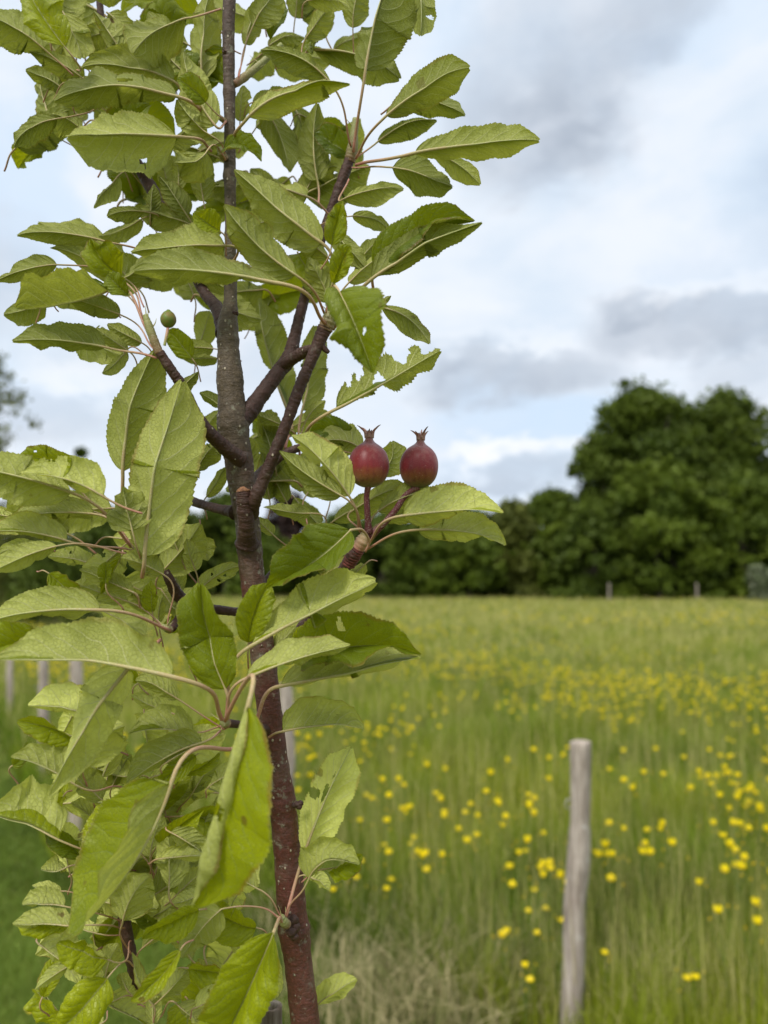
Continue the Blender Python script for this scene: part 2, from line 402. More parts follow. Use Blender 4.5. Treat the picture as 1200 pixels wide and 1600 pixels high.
def leaf_geo(spec, seed):
    """returns world-space blade (V,F,A,B) and the path of its petiole + midrib"""
    bx, by, tx, ty, bow, wl, wr, face, db, dt = spec[:10]
    pet = spec[10] if len(spec) > 10 else 0
    o = spec[11] if len(spec) > 11 else {}
    g = np.random.default_rng(seed + 100)
    db /= 100.0; dt /= 100.0
    B = cs(bx, by, db); Tp = cs(tx, ty, dt)
    dm = (db + dt) / 2; px = dm / FPX
    ax = Tp - B; L2 = math.hypot(ax[0], ax[1])
    n2 = np.array([-ax[1], ax[0], 0.0]) / (L2 + 1e-9)
    arch = o.get('arch', g.uniform(0.02, 0.10)) * L2
    Mid = (B + Tp) / 2 + n2 * (2 * bow * px) + np.array([0, 0, arch])
    big = L2 / px > 75
    nt = o.get('nt', 120 if big else 60); ns = o.get('ns', 9 if big else 6)
    t = np.linspace(0, 1, nt)
    path = ((1 - t) ** 2)[:, None] * B + (2 * t * (1 - t))[:, None] * Mid + (t ** 2)[:, None] * Tp
    wv = smoothnoise(g, nt, nt / 3.0) * 0.03 * L2 * np.sin(np.pi * t)
    path[:, 2] += wv
    tip_dip = o.get('droop', g.uniform(-3, 9) if L2 / px > 60 else 0)
    path[:, 1] -= tip_dip * px * np.clip((t - .6) / .4, 0, 1) ** 2
    T = np.gradient(path, axis=0); T /= np.linalg.norm(T, axis=1)[:, None]
    T2 = T[:, :2] / (np.linalg.norm(T[:, :2], axis=1)[:, None] + 1e-9)
    n = np.stack([-T2[:, 1], T2[:, 0], np.zeros(nt)], -1)
    z = np.cross(T, n); z /= np.linalg.norm(z, axis=1)[:, None]; z *= np.sign(z[:, 2:3])   # towards the viewer
    L3 = np.linalg.norm(np.diff(path, axis=0), axis=1).sum()
    # outline
    pk = o.get('pk', g.uniform(0.38, 0.54)); pq = o.get('pq', g.uniform(0.46, 0.64))
    tt = np.clip(t, 1e-4, 1)
    prof = tt ** pk * (1 - tt * 0.995) ** pq
    prof /= prof.max()
    prof *= 1 - 0.45 * np.clip((t - .84) / .16, 0, 1) ** .7
    W = max(abs(wl), abs(wr)) * px * 1.18
    W = max(W, 0.25 * L3 * o.get('wf', 1.0) if not o.get('slim') else W)
    sgn_face = 1 if face == 'U' else -1
    cols_pts = []; S = []
    nteeth = int(26 + g.integers(0, 8)) if big else 20
    for side, a, key in ((1, wl, 'cl'), (-1, wr, 'cr')):
        a_m = a * px
        dz = math.sqrt(max(W * W - a_m * a_m, 0))
        if a >= 0:
            zs = 1 if face == 'U' else -1          # cupped: the upper face is the hollow one
            if (wl < 0 or wr < 0): zs = -1 if face == 'U' else 1
            if o.get('flip' + key[1]): zs = -zs
        else:
            zs = 1 if face == 'U' else -1
        phi0 = math.atan2(zs * dz, a_m)             # angle in plane (side dir, to viewer)
        curl = o.get(key, None)
        if curl is None: curl = -zs * g.uniform(0.3, 1.9) * (1 if a >= 0 else .4)
        tw = g.uniform(-.5, .5)
        wig = smoothnoise(g, nt, nt / 9.0) * 0.035 + smoothnoise(g, nt, nt / 3.5) * 0.05
        tooth = np.abs(((t * nteeth) + 0.1 * g.normal()) % 1.0)
        ser = 1 + o.get('ser', 0.05) * (tooth - 0.5) * (np.clip(t / .12, 0, 1))
        wt0 = W * prof * (1 + wig) * o.get('s' + key[1], 1.0)
        ss = np.linspace(0, 1, ns + 1)[1:]
        pos = np.zeros((nt, 3)); pts = []
        prev = 0.0
        wamp = o.get('wave', 0.11) * W
        wave = (smoothnoise(g, nt, nt / 7.0) * wamp + smoothnoise(g, nt, nt / 14.0) * wamp * .4) * np.sin(np.pi * np.clip(t * 1.02, 0, 1)) ** .5
        for s in ss:
            wt = wt0 * (1 + (ser - 1) * (np.clip((s - .9) / .1, 0, 1) / max(s - prev, .01)))
            smid = (s + prev) / 2
            ph = phi0 + curl * (smid - 0.5) + tw * (t - .5) * 2
            if curl and abs(curl) > 1.8:            # strong roll only along the middle of the blade
                ph = phi0 + curl * (max(smid - .35, 0) * 1.5) * np.sin(np.pi * np.clip(t, 0, 1)) ** .4 + 0 * t
            d = np.cos(ph)[:, None] * (n * side) + np.sin(ph)[:, None] * z
            pos = pos + d * (wt * (s - prev))[:, None]
            nn = (-np.sin(ph)[:, None] * (n * side) + np.cos(ph)[:, None] * z)
            q = path + pos + nn * (wave * s * s)[:, None]
            # margins lag the midrib: forward sweep
            q = q + T * (s * s * 0.05 * W)
            vph = 7.4 * (t - 0.27 * s ** 1.3) + side * .25
            q = q + nn * (np.abs((vph % 1.0) - .5) * 2 - .5)[:, None] * ((0.003 if face == 'U' else 0.005) * W * (1 - s * .4)) * sgn_face * (1 if a >= 0 else -1)
            pts.append(q); prev = s
        cols_pts.append(pts)
    Ls, Rs = cols_pts
    cols = Ls[::-1] + [path] + Rs
    svals = list(np.linspace(0, 1, ns + 1)[1:][::-1]) + [0] + list(-np.linspace(0, 1, ns + 1)[1:])
    m = len(cols)
    V = np.stack(cols, 1).reshape(-1, 3)
    i = np.arange(nt - 1)[:, None] * m; j = np.arange(m - 1)[None, :]
    F = np.stack([i + j, i + m + j, i + m + j + 1, i + j + 1], -1).reshape(-1, 4)
    # order: rows advance along T, columns from left(+n) to right; (T x left) = to viewer; face loop row->row+1->col+1
    if face == 'U':
        F = F[:, ::-1]
        # check orientation: want normal towards the viewer for an ordinary half
    tg = np.repeat(t, m); sg = np.tile(np.array(svals), nt)
    rnd = o.get('rnd', g.uniform(0, 1))
    yel = o.get('y', None)
    if yel is None:
        yel = np.clip(0.24 + 0.66 * np.clip((by - 850) / 350, 0, 1) + g.uniform(-.15, .28), 0, 1)  # lower leaves yellower and paler: their brighter light is painted into the colour
    brn = o.get('brn', 0.0 if g.uniform() < .35 else g.uniform(.2, .95))
    A = np.stack([tg, sg, np.full_like(tg, rnd)], -1)
    Bt = np.stack([np.full_like(tg, yel), np.full_like(tg, brn), np.full_like(tg, W)], -1)
    holes = o.get('holes')
    if holes is None and big and g.uniform() < .22:
        holes = [(g.uniform(.3, .85), g.choice([-1, 1]) * g.uniform(.5, 1.02), g.uniform(.02, .05), g.uniform(.07, .22)) for _ in range(g.integers(1, 4))]
    if holes:
        cen_t = (t[:-1] + t[1:])[:, None] / 2 + 0 * j
        sv = np.array(svals); cen_s = ((sv[:-1] + sv[1:]) / 2)[None, :] + 0 * i
        ct, cs_ = cen_t.ravel(), cen_s.ravel()
        keep = np.ones(len(ct), bool)
        for (ht, hs, rt, rs) in holes:
            dt_, ds_ = (ct - ht) / rt, (cs_ - hs) / rs
            ang = np.arctan2(ds_, dt_)
            keep &= (dt_ ** 2 + ds_ ** 2) > (1 + .22 * np.sin(3 * ang + ht * 9) + .12 * np.sin(7 * ang)) ** 2
        F = F[keep]
    # petiole + midrib on the underside
    upn = sgn_face * z
    mr = path - upn * (0.00035)
    pts = []
    if not pet:
        bk = B - Tp; bk[2] = 0; bk /= np.linalg.norm(bk) + 1e-9
        e_ = B + bk * .010 + np.array([g.uniform(-.008, .008), -.006, -.008])
        pet = (600 - e_[0] / e_[2] * FPX, 800 + e_[1] / e_[2] * FPX, -e_[2] * 100)
    if pet:
        pd = pet[2] / 100.0 if len(pet) > 2 else db
        p0 = cs(pet[0], pet[1], pd)
        sag = o.get('sag', g.uniform(-.06, .10)) * np.linalg.norm(p0 - B)
        tang = T[0] * np.linalg.norm(p0 - B) * .45
        q = [(1 - u) ** 3 * p0 + 3 * (1 - u) ** 2 * u * ((p0 * 2 + B) / 3 + np.array([0, sag, 0])) + 3 * (1 - u) * u * u * (B - tang) + u ** 3 * B for u in np.linspace(0, 1, 14)[:-1]]
        if 'via' in o:
            vp = [p0] + [cs(a_, b_, c_ / 100.0) for (a_, b_, c_) in o['via']] + [B]
            q = list(catmull(vp, 18)[:-1])
        pts = q
    npet = len(pts)
    full = np.array(list(pts) + list(mr[:: max(1, nt // 24)]))
    k = np.linspace(0, 1, len(full))
    sc = np.clip(L3 / 0.07, .45, 1.15)
    rp = 0.00096 * sc
    rad = np.where(np.arange(len(full)) < npet, rp, 0)
    rest = len(full) - npet
    rad[npet:] = rp * (0.95 * (1 - np.linspace(0, 1, rest)) ** .9 + .08)
    pv, pf, pa = tube(full, rad, 8 if big else 6)
    if npet:
        kk = np.where(np.arange(len(full)) < npet, np.arange(len(full)) / npet * .62, .62 + .38 * (np.arange(len(full)) - npet) / max(rest, 1))
        pa[:len(full) * (8 if big else 6), 0] = np.repeat(kk, 8 if big else 6)
    else:
        pa[:, 0] = .6 + pa[:, 0] * .4
    return c2w(V), F, A, Bt, (c2w(pv), pf, pa), L3 * W

# base x,y  tip x,y  bow  left-width right-width  face  depth cm base/tip  petiole start (x,y,depth)  options
LEAVES = [
 # ---- upper left crown
 (279,214, 106,206, 4, 34,60,'D',43,40,(330,236,47),{'y':.42,'brn':.2}),
 (276,151, 86,150, -10, 7,50,'D',45,44,(330,190,47),{'holes':[(.42,-.5,.07,.16)],'ns':22,'nt':160,'y':.25}),
 (272,128, 128,98, -8, 8,36,'D',47,47,0,{'y':.25}),
 (126,120, 47,80, -4, 12,22,'D',46,45,(150,150,49)),
 (292,29, 209,76, -4, 14,50,'D',46,45,(345,14,47),{'y':.2}),
 (70,78, -30,18, -4, 30,38,'D',45,44,0,{'y':.3}),
 (102,74, 44,-14, 3, 14,32,'U',43,43,(115,110,48),{'y':.75}),
 (98,18, 128,88, 2, 24,26,'D',47,47,0,{'y':.5}),
 (188,78, 146,14, 0, 12,26,'D',48,48,0),
 (168,20, 212,70, 3, 20,14,'D',49,49,0),
 (102,142, 40,112, -4, 10,18,'D',50,50,0,{'rnd':1}),
 (90,186, 22,222, -7, 10,24,'D',46,45,(160,165,49)),
 (128,205, 80,178, -5, 28,16,'D',47,46,0),
 (150,165, 92,150, 0, 14,12,'D',52,52,0,{'rnd':1}),
 (286,112, 232,48, 3, 34,28,'D',50,50,0,{'y':.5}),
 (336,196, 286,74, 10, 26,28,'D',46,46,(353,190,47),{'y':.6}),
 (322,160, 277,124, -3, 20,20,'U',44,43,(350,188,47),{'y':.35}),
 (336,216, 277,150, 8, 26,12,'D',45.5,45,(352,240,47),{'y':.6}),
 (316,126, 330,-20, 5, 22,24,'D',49,49,0),
 (352,80, 322,142, -4, 20,18,'U',50,50,0,{'y':.3}),
 (340,60, 312,10, 0, 20,20,'D',51,51,0),
 (324,236, 275,254, 10, 6,40,'D',44,43,(352,246,47),{'y':.45}),
 (350,233, 408,246, 6, 22,16,'U',46,44,(352,250,47),{'y':.2,'rnd':.8}),
 (503,380, 366,258, 8, 28,42,'D',43,43,(507,470,45),{'y':.3}),
 (462,430, 350,322, 8, 30,36,'D',42,41,(512,500,45),{'y':.35,'brn':.7}),
 (441,444, 210,417, -4, 4,44,'D',40,39,(508,505,44),{'y':.12,'rnd':.7}),
 (352,384, 206,386, 2, 16,46,'D',43.5,43,(352,430,47),{'y':.5,'wave':.1}),
 (344,362, 303,332, 2, 16,20,'U',43,42,0,{'y':.55}),
 (235,338, 240,288, 0, 13,14,'D',50,50,(245,365,52),{'rnd':1}),
 (226,331, 168,338, -4, 14,16,'D',49,48,(250,345,52)),
 (222,342, 154,372, 4, 14,14,'D',50,50,(250,350,52)),
 (186,274, 147,317, 2, 18,14,'D',50,49,(225,262,52),{'brn':.1}),
 (180,252, 158,256, 0, 9,10,'D',50,50,(205,240,52)),
 (200,262, 184,240, 0, 9,10,'D',52,52,0),
 (293,338, 249,270, 0, 20,20,'D',50,50,0,{'rnd':1,'y':.05}),
 (280,296, 278,244, 0, 13,13,'D',51,51,0,{'y':.2}),
 (318,314, 314,240, 2, 20,20,'D',51,51,0,{'y':.2,'rnd':.8}),
 (262,292, 252,236, 0, 16,18,'D',53,53,0,{'y':.5}),
 (152,374, 27,363, -5, 10,22,'D',45,44,(240,400,47),{'y':.1}),
 (182,432, 79,381, -3, 12,26,'D',46,45,(225,500,44),{'y':.4}),
 (190,432, 143,372, 8, 4,30,'U',45,44,(225,480,44),{'y':.75,'brn':.9}),
 (90,414, -6,438, -4, 8,24,'D',45,44,(180,420,46),{'y':.2}),
 (172,452, 28,484, 8, -26,60,'U',43,42,(232,520,42.5),{'y':.15,'brn':.8}),
 (188,492, 104,462, 0, 14,22,'D',44,44,(240,545,42.5),{'rnd':1}),
 (200,462, 168,430, 0, 18,16,'U',43,43,(225,500,43),{'rnd':1,'brn':.5}),
 (166,543, 20,533, -6, 8,34,'D',43,42,(245,560,43),{'y':.15,'rnd':.7}),
 (200,548, 150,514, 0, 12,12,'D',46,46,0,{'rnd':1}),
 (222,536, 168,508, 0, 16,14,'D',47,47,0,{'y':.4}),
 (198,548, 160,583, 4, 12,12,'D',47,46,(235,560,46),{'y':.5}),
 (192,738, 244,540, 12, 42,44,'D',44,43,(190,800,45),{'y':.45,'sag':0}),
 (226,872, 284,590, 8, 56,60,'D',42,42,(222,902,43),{'y':.66,'pk':.38,'rnd':.1,'brn':.6,'wave':.07}),
 (207,830, 192,764, 0, 38,24,'D',41,41,(222,880,43),{'y':.2,'rnd':.6,'pk':.35,'pq':.35}),
 (300,560, 262,512, 0, 18,18,'U',50,50,0,{'y':.5}),
 (280,612, 309,581, 0, 12,12,'D',47,47,0,{'rnd':1}),
 (334,545, 276,540, 0, 16,16,'D',52,52,0,{'rnd':1}),
 (340,560, 288,562, 0, 11,11,'D',53,53,0,{'rnd':1}),
 (310,545, 330,480, 0, 20,20,'D',54,54,0,{'y':.5}),
 (272,752, 306,646, -6, 24,20,'D',49,49,(272,770,50),{'y':.3}),
 (305,739, 342,688, 3, 14,20,'D',48,48,(298,778,50),{'y':.2}),
 (322,777, 352,722, -4, 10,12,'D',50,49,0,{'y':.3}),
 (290,772, 296,730, 3, 14,10,'D',51,51,0,{'y':.3}),
 (350,640, 312,614, -2, 8,12,'D',49,49,0,{'rnd':1,'y':.05}),
 (300,690, 345,640, 0, 18,18,'D',52,52,0,{'y':.4}),
 # ---- right of the leader
 (448,638, 404,465, 6, 14,36,'D',54,54,(446,700,50),{'y':.2,'brn':.1}),
 (472,642, 492,506, -4, 18,26,'D',52,52,(468,720,50),{'y':.18}),
 (516,472, 482,404, -2, 20,22,'D',44,43,(518,505,44.5),{'y':.25}),
 (530,456, 582,580, 2, 52,14,'U',39,37,(527,500,43),{'y':.3,'cr':-2.6,'holes':[(.62,.28,.03,.09)],'nt':150,'ns':16,'rnd':.6}),
 (595,480, 671,535, 10, 18,22,'D',46,45,(540,525,45),{'y':.15}),
 (588,478, 611,462, 0, 5,5,'D',46,46,(545,515,45),{'y':.1}),
 (524,640, 687,542, -6, 54,8,'D',43,42,(470,690,48),{'y':.15,'ns':22,'nt':160,'brn':.2,
   'holes':[(.42,.42,.055,.20),(.26,.95,.05,.22),(.15,.98,.03,.2),(.70,.95,.09,.35),(.9,.9,.05,.3)]}),
 (580,437, 752,350, 6, 40,10,'D',43,42,(520,515,45),{'y':.18,'brn':.5}),
 (588,425, 740,345, 12, 40,14,'U',44,43.4,0,{'y':.2,'brn':.8,'rnd':.8}),
 (545,442, 622,378, 2, 14,20,'D',46,46,(520,500,45)),
 (518,384, 534,308, 2, 12,20,'U',43,43,0,{'y':.6}),
 (520,442, 548,376, 0, 16,20,'U',43,42,0,{'y':.55}),
 (512,402, 452,350, 2, 20,16,'D',44,44,0,{'y':.45}),
 (516,470, 470,430, 2, 12,12,'D',46,46,0,{'y':.3}),
 (560,410, 596,372, 2, 14,12,'D',47,47,0,{'y':.2}),
 (490,78, 624,116, 8, 26,20,'D',51,50,(525,140,50),{'y':.12}),
 (571,110, 612,-50, 4, 16,54,'D',47,47,(552,238,49),{'y':.05,'rnd':.9}),
 (650,-40, 657,54, 4, 26,18,'D',48,47,0,{'y':.2}),
 (603,182, 733,100, 6, 40,16,'D',46,45,(556,248,49),{'y':.08,'rnd':.6}),
 (630,158, 726,176, 6, 30,10,'D',48,48,0,{'y':.05,'rnd':.9}),
 (590,222, 682,180, 4, 16,18,'D',50,50,(552,250,49.4),{'y':.05}),
 (646,240, 842,218, 3, 44,3,'D',45,44,(556,258,49.3),{'y':.3,'brn':.1}),
 (612,262, 706,294, 4, 32,18,'D',47,46,(550,262,49.3),{'y':.05,'rnd':.8}),
 (678,240, 750,288, 4, 20,14,'D',48,48,0,{'y':.35}),
 (536,312, 630,290, 4, 18,20,'D',48,47,(545,280,49),{'y':.4}),
 (550,338, 612,360, 6, 14,14,'D',49,49,0,{'rnd':1}),
 (496,282, 496,162, 6, 28,26,'D',52,52,(498,320,51),{'y':.12}),
 (412,166, 452,264, 6, 26,20,'D',53,53,0,{'y':.1,'rnd':.7}),
 (452,156, 496,262, 4, 32,24,'D',54,54,0,{'y':.05,'rnd':1}),
 (388,184, 545,130, 16, 30,12,'D',43,42,(368,218,47),{'y':.6}),
 (516,130, 408,76, -12, 22,22,'D',47,46,(548,228,49),{'y':.1}),
 (478,60, 520,8, 0, 20,20,'D',50,50,(470,95,50),{'y':.2}),
 (422,62, 444,2, 0, 16,16,'U',51,51,0,{'rnd':1,'y':.05}),
 (396,40, 434,-20, 0, 20,26,'D',49,49,(372,126,48),{'y':.2}),
 (480,2, 545,4, 2, 14,12,'D',49,49,0,{'y':.35}),
 (384,70, 400,0, 0, 16,14,'D',51,51,(372,120,48)),
 (400,200, 440,150, 0, 18,18,'D',54,54,0,{'y':.3}),
 (375,190, 380,130, 0, 14,14,'D',52,52,0,{'y':.4}),
 (395,330, 460,290, 0, 26,18,'D',50,50,0,{'y':.35}),
 (420,400, 370,350, 2, 22,20,'D',46,46,0,{'y':.4}),
 # ---- middle, right of the trunk
 (546,776, 456,677, -6, 20,34,'D',44,43,(566,830,46),{'y':.75,'brn':.8}),
 (534,775, 437,708, 3, 20,22,'D',43.5,43,(563,832,46),{'y':.35,'rnd':.6}),
 (566,702, 500,690, -8, 20,30,'D',49,49,(470,695,49),{'y':.25}),
 (556,690, 486,668, -4, 18,22,'U',50,50,0,{'rnd':1,'y':.02}),
 (592,738, 612,690, -10, 14,26,'D',49,49,(572,815,47),{'y':.1}),
 (548,800, 636,756, 4, 18,20,'D',48,47,(566,830,47),{'y':.2}),
 (520,815, 600,778, 4, 20,22,'D',50,50,0,{'y':.1,'rnd':.8}),
 (590,800, 680,768, 8, 22,16,'D',46,45,(572,842,46),{'y':.4,'brn':.5}),
 (628,806, 784,794, 2, 46,10,'D',43,42.5,(572,852,46),{'y':.8,'brn':.6}),
 (652,828, 788,844, 6, 34,12,'D',44.5,44,(574,858,46),{'y':.55,'brn':.3}),
 (600,815, 690,800, 4, 14,16,'D',47,47,(572,850,46),{'y':.3}),
 (440,664, 398,646, 0, 9,9,'D',50,50,0,{'y':.2}),
 (478,658, 508,626, 3, 10,10,'D',51,51,(466,700,50),{'y':.5}),
 (432,740, 405,652, -4, 22,26,'D',51,51,0,{'y':.02,'rnd':1}),
 (448,785, 424,738, 0, 14,16,'D',51,51,0,{'rnd':1}),
 (478,742, 420,706, 0, 16,16,'D',52,52,0,{'rnd':1,'y':.05}),
 (478,775, 500,742, 0, 16,14,'D',51,51,(480,820,50),{'y':.1}),
 (400,735, 380,680, 0, 14,18,'D',53,53,0,{'rnd':1}),
 (455,730, 470,768, 0, 14,14,'D',53,53,0,{'rnd':1}),
 (486,802, 412,789, 4, 10,14,'D',47,47,(500,870,50),{'y':.2}),
 (427,836, 396,806, 0, 11,12,'D',49,49,(450,855,50),{'y':.25}),
 (548,828, 418,920, 8, 16,52,'U',42,41,(571,862,45),{'y':.18,'brn':.7,'rnd':.8,'via':[(577,846,44.5),(566,828,43.5)]}),
 (500,900, 556,872, 0, 14,14,'D',48,48,0,{'y':.45}),
 (572,880, 545,905, 0, 14,10,'D',47,47,0,{'y':.5}),
 (391,1010, 587,912, 4, 48,10,'D',40.5,40.5,(352,1128,42),{'y':.62,'brn':.2,'sag':.05}),
 (388,1004, 420,912, 6, 24,30,'U',41.5,41.5,0,{'y':.6}),
 (384,1060, 546,1008, 6, 28,12,'D',40,40,(354,1130,42),{'y':.66,'brn':.7}),
 (437,1072, 655,1020, -4, 34,10,'D',43,43,(398,1128,43.5),{'y':.5}),
 (480,1030, 655,1018, 16, 62,4,'U',44.5,43.6,0,{'y':.3,'brn':.6,'pk':.3}),
 (455,1010, 498,978, 4, 14,14,'U',46,46,0,{'y':.7}),
 (416,1022, 462,982, 0, 14,16,'D',47,47,0,{'y':.6}),
 (440,1143, 566,1132, 6, 44,5,'D',44.5,44,(420,1152,45.5),{'y':.5,'brn':.9}),
 # ---- middle left
 (112,770, -60,728, -6, 52,36,'D',41,40,(205,855,43.5),{'y':.55}),
 (162,776, 34,742, -12, 10,44,'D',40,39.5,0,{'y':.72,'rnd':.1}),
 (124,730, 30,716, -4, 10,22,'U',43,43,0,{'y':.7}),
 (146,803, 10,812, -6, 10,30,'D',44,43,(210,858,44),{'y':.4}),
 (148,800, 104,790, 0, 8,12,'U',45,45,0,{'y':.5}),
 (105,845, -24,832, -8, 12,32,'D',43,42,(214,862,43.5),{'y':.65}),
 (90,853, -14,896, -4, 12,26,'D',42,41,(216,866,43),{'y':.5}),
 (190,856, 130,905, 2, 30,24,'D',46,46,(215,866,44),{'y':.6}),
 (256,898, 190,870, -3, 18,22,'D',43,42,(262,978,44),{'y':.6}),
 (165,912, 166,878, 0, 11,12,'U',44,44,0,{'y':.4}),
 (190,868, 158,920, 3, 8,10,'U',45,45,0,{'y':.55}),
 (200,940, 112,908, 0, 16,16,'D',47,47,(262,985,46),{'y':.4}),
 (205,925, 150,895, 0, 16,18,'D',48,48,0,{'y':.5,'rnd':.8}),
 (158,953, -34,972, -8, 14,34,'D',41,40,(266,985,44),{'y':.6}),
 (92,1000, -24,1022, -6, 10,38,'U',39.5,39,0,{'y':.5,'brn':.5}),
 (272,1058, -8,1032, -12, 4,66,'D',37,36,(350,1130,42),{'y':.62,'brn':.4,'arch':.06}),
 (352,1077, 314,914, 6, 44,42,'U',41,41.5,(354,1128,42),{'y':.34,'pk':.5,'pq':.4,'holes':[],'brn':.2}),
 (285,925, 266,876, 0, 18,16,'D',48,48,0,{'y':.35}),
 (308,925, 375,880, 4, 18,16,'D',47,47,0,{'y':.5}),
 (316,840, 325,875, 0, 17,17,'D',49,49,(312,812,49.5),{'y':.3,'pk':.35}),
 (238,956, 236,908, 0, 13,13,'U',47,47,0,{'y':.6}),
 (200,1045, 76,1242, -6, 36,32,'D',39,38.5,(250,1000,43.5),{'y':.95,'rnd':0,'brn':.1,'pk':.35}),
 (278,1092, 212,1055, -2, 18,20,'D',42,42,(352,1140,43),{'y':.6}),
 (302,1144, 204,1142, -4, 6,34,'D',43,42,(352,1134,43),{'y':.42,'ser':.01,'rnd':.8}),
 (262,1112, 205,1088, 0, 14,16,'D',46,46,0,{'y':.6}),
 (255,925, 290,970, 0, 16,16,'D',47,47,0,{'y':.3}),
 (290,1000, 310,950, 0, 16,16,'D',48,48,0,{'y':.5}),
 (132,1160, 28,1126, -6, 22,16,'U',42,41,(200,1180,44),{'y':.75}),
 (118,1226, 18,1182, -8, 14,38,'D',41,40.5,(190,1230,44),{'y':.55}),
 (20,1196, 42,1160, -6, 10,12,'U',41.5,41.5,0,{'y':.3}),
 (92,1312, -14,1274, -6, 6,62,'D',40,40,(180,1340,44),{'y':.75,'pk':.35,'pq':.4}),
 # ---- the two big hanging leaves in front
 (268,1222, 113,1460, 20, -40,100,'U',37,36,(376,1166,43),{'sl':.55,'y':.62,'brn':.5,'wave':.05,'pk':.36,'pq':.5,'sag':-.02}),
 (388,1102, 302,1408, 2, 94,24,'U',34,33.5,(352,1126,40),{'sr':.5,'y':.78,'brn':.8,'cr':3.3,'wf':.7,'wave':.06,'pk':.4,'sag':.1}),
 # ---- spur at lower right of the trunk
 (474,1338, 548,1166, 4, 30,36,'D',46,46,(447,1432,45),{'y':1,'rnd':0,'holes':[(.55,.25,.075,.17),(.72,.2,.03,.08),(.47,.8,.04,.3)],'ns':20,'nt':150}),
 (482,1374, 560,1352, 22, 34,6,'D',43,42,(444,1436,44.5),{'y':.6,'brn':.8,'sag':.2}),
 (512,1358, 566,1330, -6, 16,22,'U',43.5,43,0,{'y':.55,'brn':1,'wave':.2,'holes':[(.5,.9,.2,.3)]}),
 (480,1368, 514,1392, 4, 12,10,'D',46,46,(447,1434,45),{'y':.75}),
 (492,1572, 557,1530, 4, 20,14,'D',49,48,0,{'y':.75}),
 (428,1456, 338,1650, 2, 20,62,'U',39,38,(440,1440,43),{'y':.74,'via':[(437,1434,42),(434,1440,41)],'wf':.8,'pk':.4,'pq':.45}),
 (346,1420, 284,1500, -6, 34,36,'D',41,41,(440,1438,43.5),{'y':.4,'via':[(415,1420,43),(380,1416,42)],'ser':.02}),
 (400,1450, 322,1412, 4, 30,30,'U',44,44,0,{'y':.75}),
 (402,1388, 356,1352, 2, 16,18,'D',43,43,(440,1434,44),{'y':.72}),
 (424,1500, 432,1560, 0, 14,14,'D',49,49,0,{'y':.8}),
 (320,1496, 352,1600, 2, 24,22,'D',44,44,(338,1450,45),{'y':.55}),
 # ---- lower left crown
 (316,1160, 200,1222, -6, 12,32,'D',42,42,(352,1138,44),{'y':.3,'rnd':.6}),
 (306,1180, 246,1222, 2, 16,18,'U',43,43,0,{'y':.6}),
 (160,1250, 108,1200, 0, 22,24,'D',43,43,0,{'y':.6}),
 (160,1215, 196,1152, 3, 12,14,'D',45,45,0,{'y':.85,'brn':.9}),
 (175,1230, 205,1172, 0, 16,16,'D',46,46,0,{'y':.3,'rnd':.7}),
 (145,1230, 165,1160, 0, 14,16,'D',46,46,0,{'y':.75}),
 (126,1340, 72,1300, -4, 12,22,'U',42,42,(190,1380,46),{'y':.2,'rnd':.8,'brn':.5}),
 (102,1356, 64,1358, 4, 8,20,'D',43,43,0,{'y':.75,'brn':.5}),
 (102,1416, 35,1412, -4, 10,24,'D',41,41,(190,1440,45),{'y':.65,'brn':.4}),
 (96,1392, 50,1384, 0, 10,10,'D',43,43,0,{'y':.8}),
 (118,1446, 20,1446, -4, 14,20,'D',40,40,(195,1450,45),{'y':.6}),
 (112,1440, 28,1444, 0, 8,20,'U',41,41,0,{'y':.8}),
 (168,1500, 90,1474, 0, 22,26,'U',41,40,(205,1470,45),{'y':.8,'cr':1.8,'wave':.1}),
 (116,1505, 55,1546, -3, 12,12,'D',42,41,(160,1480,45),{'y':.8}),
 (168,1528, 92,1612, 2, 34,30,'U',41,40,(215,1510,45),{'y':.85,'wave':.06}),
 (192,1440, 232,1366, 6, 34,34,'D',42,41,(205,1490,45),{'y':.5,'via':[(188,1462,43)],'wf':1}),
 (250,1318, 318,1262, 2, 16,18,'U',44,43,(235,1365,46),{'y':.75}),
 (266,1300, 324,1335, 2, 18,18,'D',42,42,0,{'y':.5,'rnd':.8}),
 (310,1310, 330,1262, 0, 16,16,'D',46,46,0,{'y':.7}),
 (242,1398, 322,1352, 4, 26,22,'D',45,45,(232,1430,46),{'y':.25,'rnd':.8}),
 (276,1398, 326,1356, 2, 16,14,'D',43,43,(236,1420,46),{'y':.7}),
 (240,1432, 284,1404, 0, 18,18,'D',43.5,43,0,{'y':.65}),
 (244,1464, 292,1428, 0, 20,18,'D',42.5,42,(210,1500,45),{'y':.7}),
 (254,1450, 208,1416, 0, 20,18,'U',44,43,0,{'y':.2,'rnd':.8}),
 (282,1484, 205,1560, 8, 12,18,'U',39,38,0,{'y':.85,'brn':.7,'wave':.12,'slim':1}),
 (236,1566, 206,1490, 4, 10,12,'D',40,39.5,0,{'y':.95,'brn':.8,'slim':1}),
 (252,1560, 292,1516, 0, 20,20,'D',43,43,(215,1570,45),{'y':.6}),
 (240,1604, 236,1544, 0, 14,14,'D',43,43,0,{'y':.6}),
 (278,1570, 326,1606, 0, 18,16,'D',44,44,(250,1590,45),{'y':.65}),
 (186,1560, 160,1572, 0, 8,10,'D',44,44,(215,1560,45),{'y':.7}),
 (200,1548, 186,1522, 0, 8,10,'D',44,44,0,{'y':.7}),
 (236,1290, 206,1240, 0, 22,22,'D',46,46,0,{'y':.5}),
 (262,1260, 300,1210, 0, 24,20,'D',47,47,0,{'y':.6}),
 (226,1340, 190,1290, 0, 22,22,'D',46,46,0,{'y':.7}),
